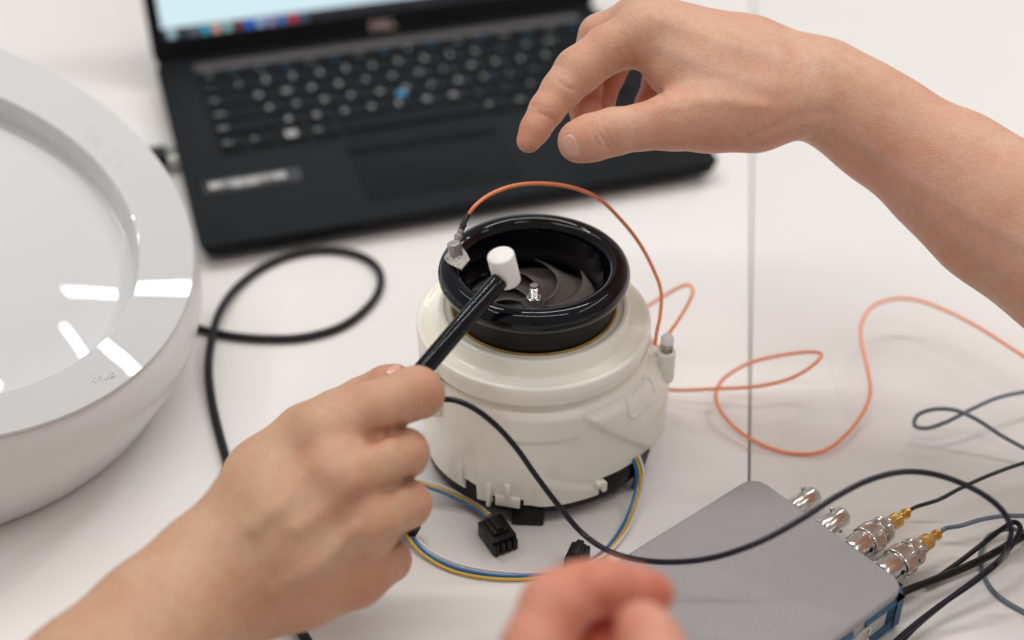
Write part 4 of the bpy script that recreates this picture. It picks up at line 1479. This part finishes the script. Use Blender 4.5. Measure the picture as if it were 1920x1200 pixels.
# gripping hand, lower left
ARMB = chain([(385, 1085, 548, 24), (300, 1180, 535, 27.0), (185, 1310, 515, 31.5), (20, 1500, 490, 36)]) + chain([(400, 1120, 565, 22), (280, 1240, 552, 25), (60, 1480, 515, 32)])
palmB = ARMB + chain([(395, 1065, 552, 21), (500, 925, 556, 17.5), (605, 815, 562, 13.8)]) \
    + chain([(410, 1085, 550, 21), (540, 980, 548, 17.5), (648, 893, 553, 14.4)]) \
    + chain([(425, 1105, 550, 20), (560, 1040, 548, 17), (672, 985, 554, 14.0)]) \
    + chain([(440, 1120, 553, 19.5), (560, 1090, 555, 17.5), (662, 1076, 561, 13.6)]) \
    + chain([(440, 1000, 575, 17), (500, 900, 592, 17), (575, 815, 600, 13.0)]) \
    + chain([(480, 1090, 575, 18), (600, 1010, 582, 16)])
fingB = [
    chain([(608, 815, 562, 13.6), (700, 768, 564, 11.0), (780, 736, 572, 10.4), (786, 738, 580, 10.0), (756, 752, 596, 8.8), (715, 772, 602, 7.5)]),
    chain([(652, 893, 554, 14.0), (712, 866, 560, 11.0), (757, 850, 570, 9.9), (748, 858, 590, 8.6), (705, 868, 600, 7.6)]),
    chain([(676, 985, 555, 13.6), (728, 958, 562, 10.6), (762, 945, 572, 9.7), (748, 950, 590, 8.4), (705, 945, 600, 7.4)]),
    chain([(666, 1074, 561, 12.8), (705, 1060, 567, 9.8), (729, 1050, 576, 8.8), (715, 1040, 592, 7.6), (680, 1020, 600, 6.8)]),
    chain([(575, 815, 600, 12.4), (628, 778, 604, 10.4), (680, 752, 606, 10.0), (724, 727, 604, 9.2), (742, 716, 603, 7.6)]),
]
palmB += chain([(640, 888, 545, 11.5), (662, 886, 549, 11.0)]) + chain([(684, 985, 547, 10.8), (698, 980, 551, 10.2)]) + chain([(600, 812, 555, 11.0), (620, 806, 558, 10.5)])
handB = Hand(palmB, fingB, kp=11, kf=4, kj=6)
flB = [(632, 845, 552, 11, .6), (670, 940, 542, 12, .6), (688, 1105, 552, 12, .75), (800, 730, 566, 11, .6), (790, 850, 565, 12, .45), (795, 945, 566, 12, .45), (760, 1050, 572, 12, .5), (735, 690, 600, 12, .7), (716, 815, 560, 9, .6), (560, 1120, 540, 22, .3)]
crB = [([(700, 822, 560), (722, 812, 560), (752, 803, 562)], 2.0, 1.6), ([(722, 920, 558), (745, 908, 560), (768, 897, 562)], 1.8, 1.4), ([(730, 1015, 560), (748, 1008, 562), (768, 1001, 564)], 1.8, 1.3),
       ([(628, 858, 552), (660, 845, 552), (700, 824, 556)], 4.0, 1.2), ([(660, 945, 546), (690, 932, 548), (722, 920, 554)], 3.6, 1.1), ([(680, 1038, 550), (705, 1026, 553), (732, 1014, 558)], 3.6, 1.0)]
vnB = [([(560, 990, 535), (630, 940, 540), (670, 905, 542)], 4.0, 1.5, 0.0), ([(480, 990, 535), (560, 900, 545), (605, 840, 550)], 3.6, 1.2, 0.0), ([(560, 1082, 538), (600, 1068, 538), (632, 1030, 540), (660, 1004, 543), (684, 950, 548)], 3.2, 0.4, 0.25), ([(430, 1010, 535), (520, 960, 538), (580, 930, 540)], 3.4, 0.4, 0.2),
       ([(520, 1110, 535), (600, 1060, 540), (665, 995, 543)], 3.8, 1.4, 0.0)]
hb = hand_mesh('hand', 'closed hand at lower left gripping the black stick of the hammer', handB, M['skin_b'], 1.15, flB, crB, vnB, 3, (390, 1085, 550))
nail(handB, hb, 738, 694, 150, 15, 8, 600, 0.08)

# blurred pinching fingers close to the camera at the bottom
palmC = chain([(985, 1330, 425, 14), (1080, 1420, 420, 17), (1080, 1700, 380, 24)]) + chain([(1250, 1370, 412, 13), (1150, 1430, 415, 17), (1120, 1700, 385, 22)])
fingC = [
    chain([(985, 1330, 425, 12.5), (1005, 1215, 432, 10.6), (1040, 1135, 438, 10.6), (1085, 1108, 444, 9.0), (1135, 1100, 449, 9.0), (1190, 1108, 453, 7.8), (1224, 1113, 455, 7.0)]),
    chain([(1262, 1390, 408, 12.5), (1240, 1275, 416, 11.0), (1218, 1205, 424, 9.6), (1205, 1178, 428, 8.4)]),
    chain([(1060, 1360, 446, 12), (1090, 1240, 458, 10), (1130, 1180, 464, 9)]),
]
handC = Hand(palmC, fingC, kp=14, kf=4, kj=7)
flush_shade_c = [(1230, 1118, 452, 16, 1.0), (1130, 1170, 455, 34, 1.0), (1170, 1125, 448, 14, .9), (1110, 1090, 446, 8, .6), (1060, 1200, 440, 16, .6)]  # redness of the tips, plus crease shade of the pinch gap painted in
crC = [([(1110, 1075, 440), (1118, 1110, 440), (1130, 1145, 442)], 2.2, 1.2)]
hc_ = hand_mesh('hand', 'out-of-focus fingertips pinched together at the bottom edge, nearest the camera', handC, M['skin_c'], 1.5, flush_shade_c, crC, (), 3, (1080, 1420, 420))
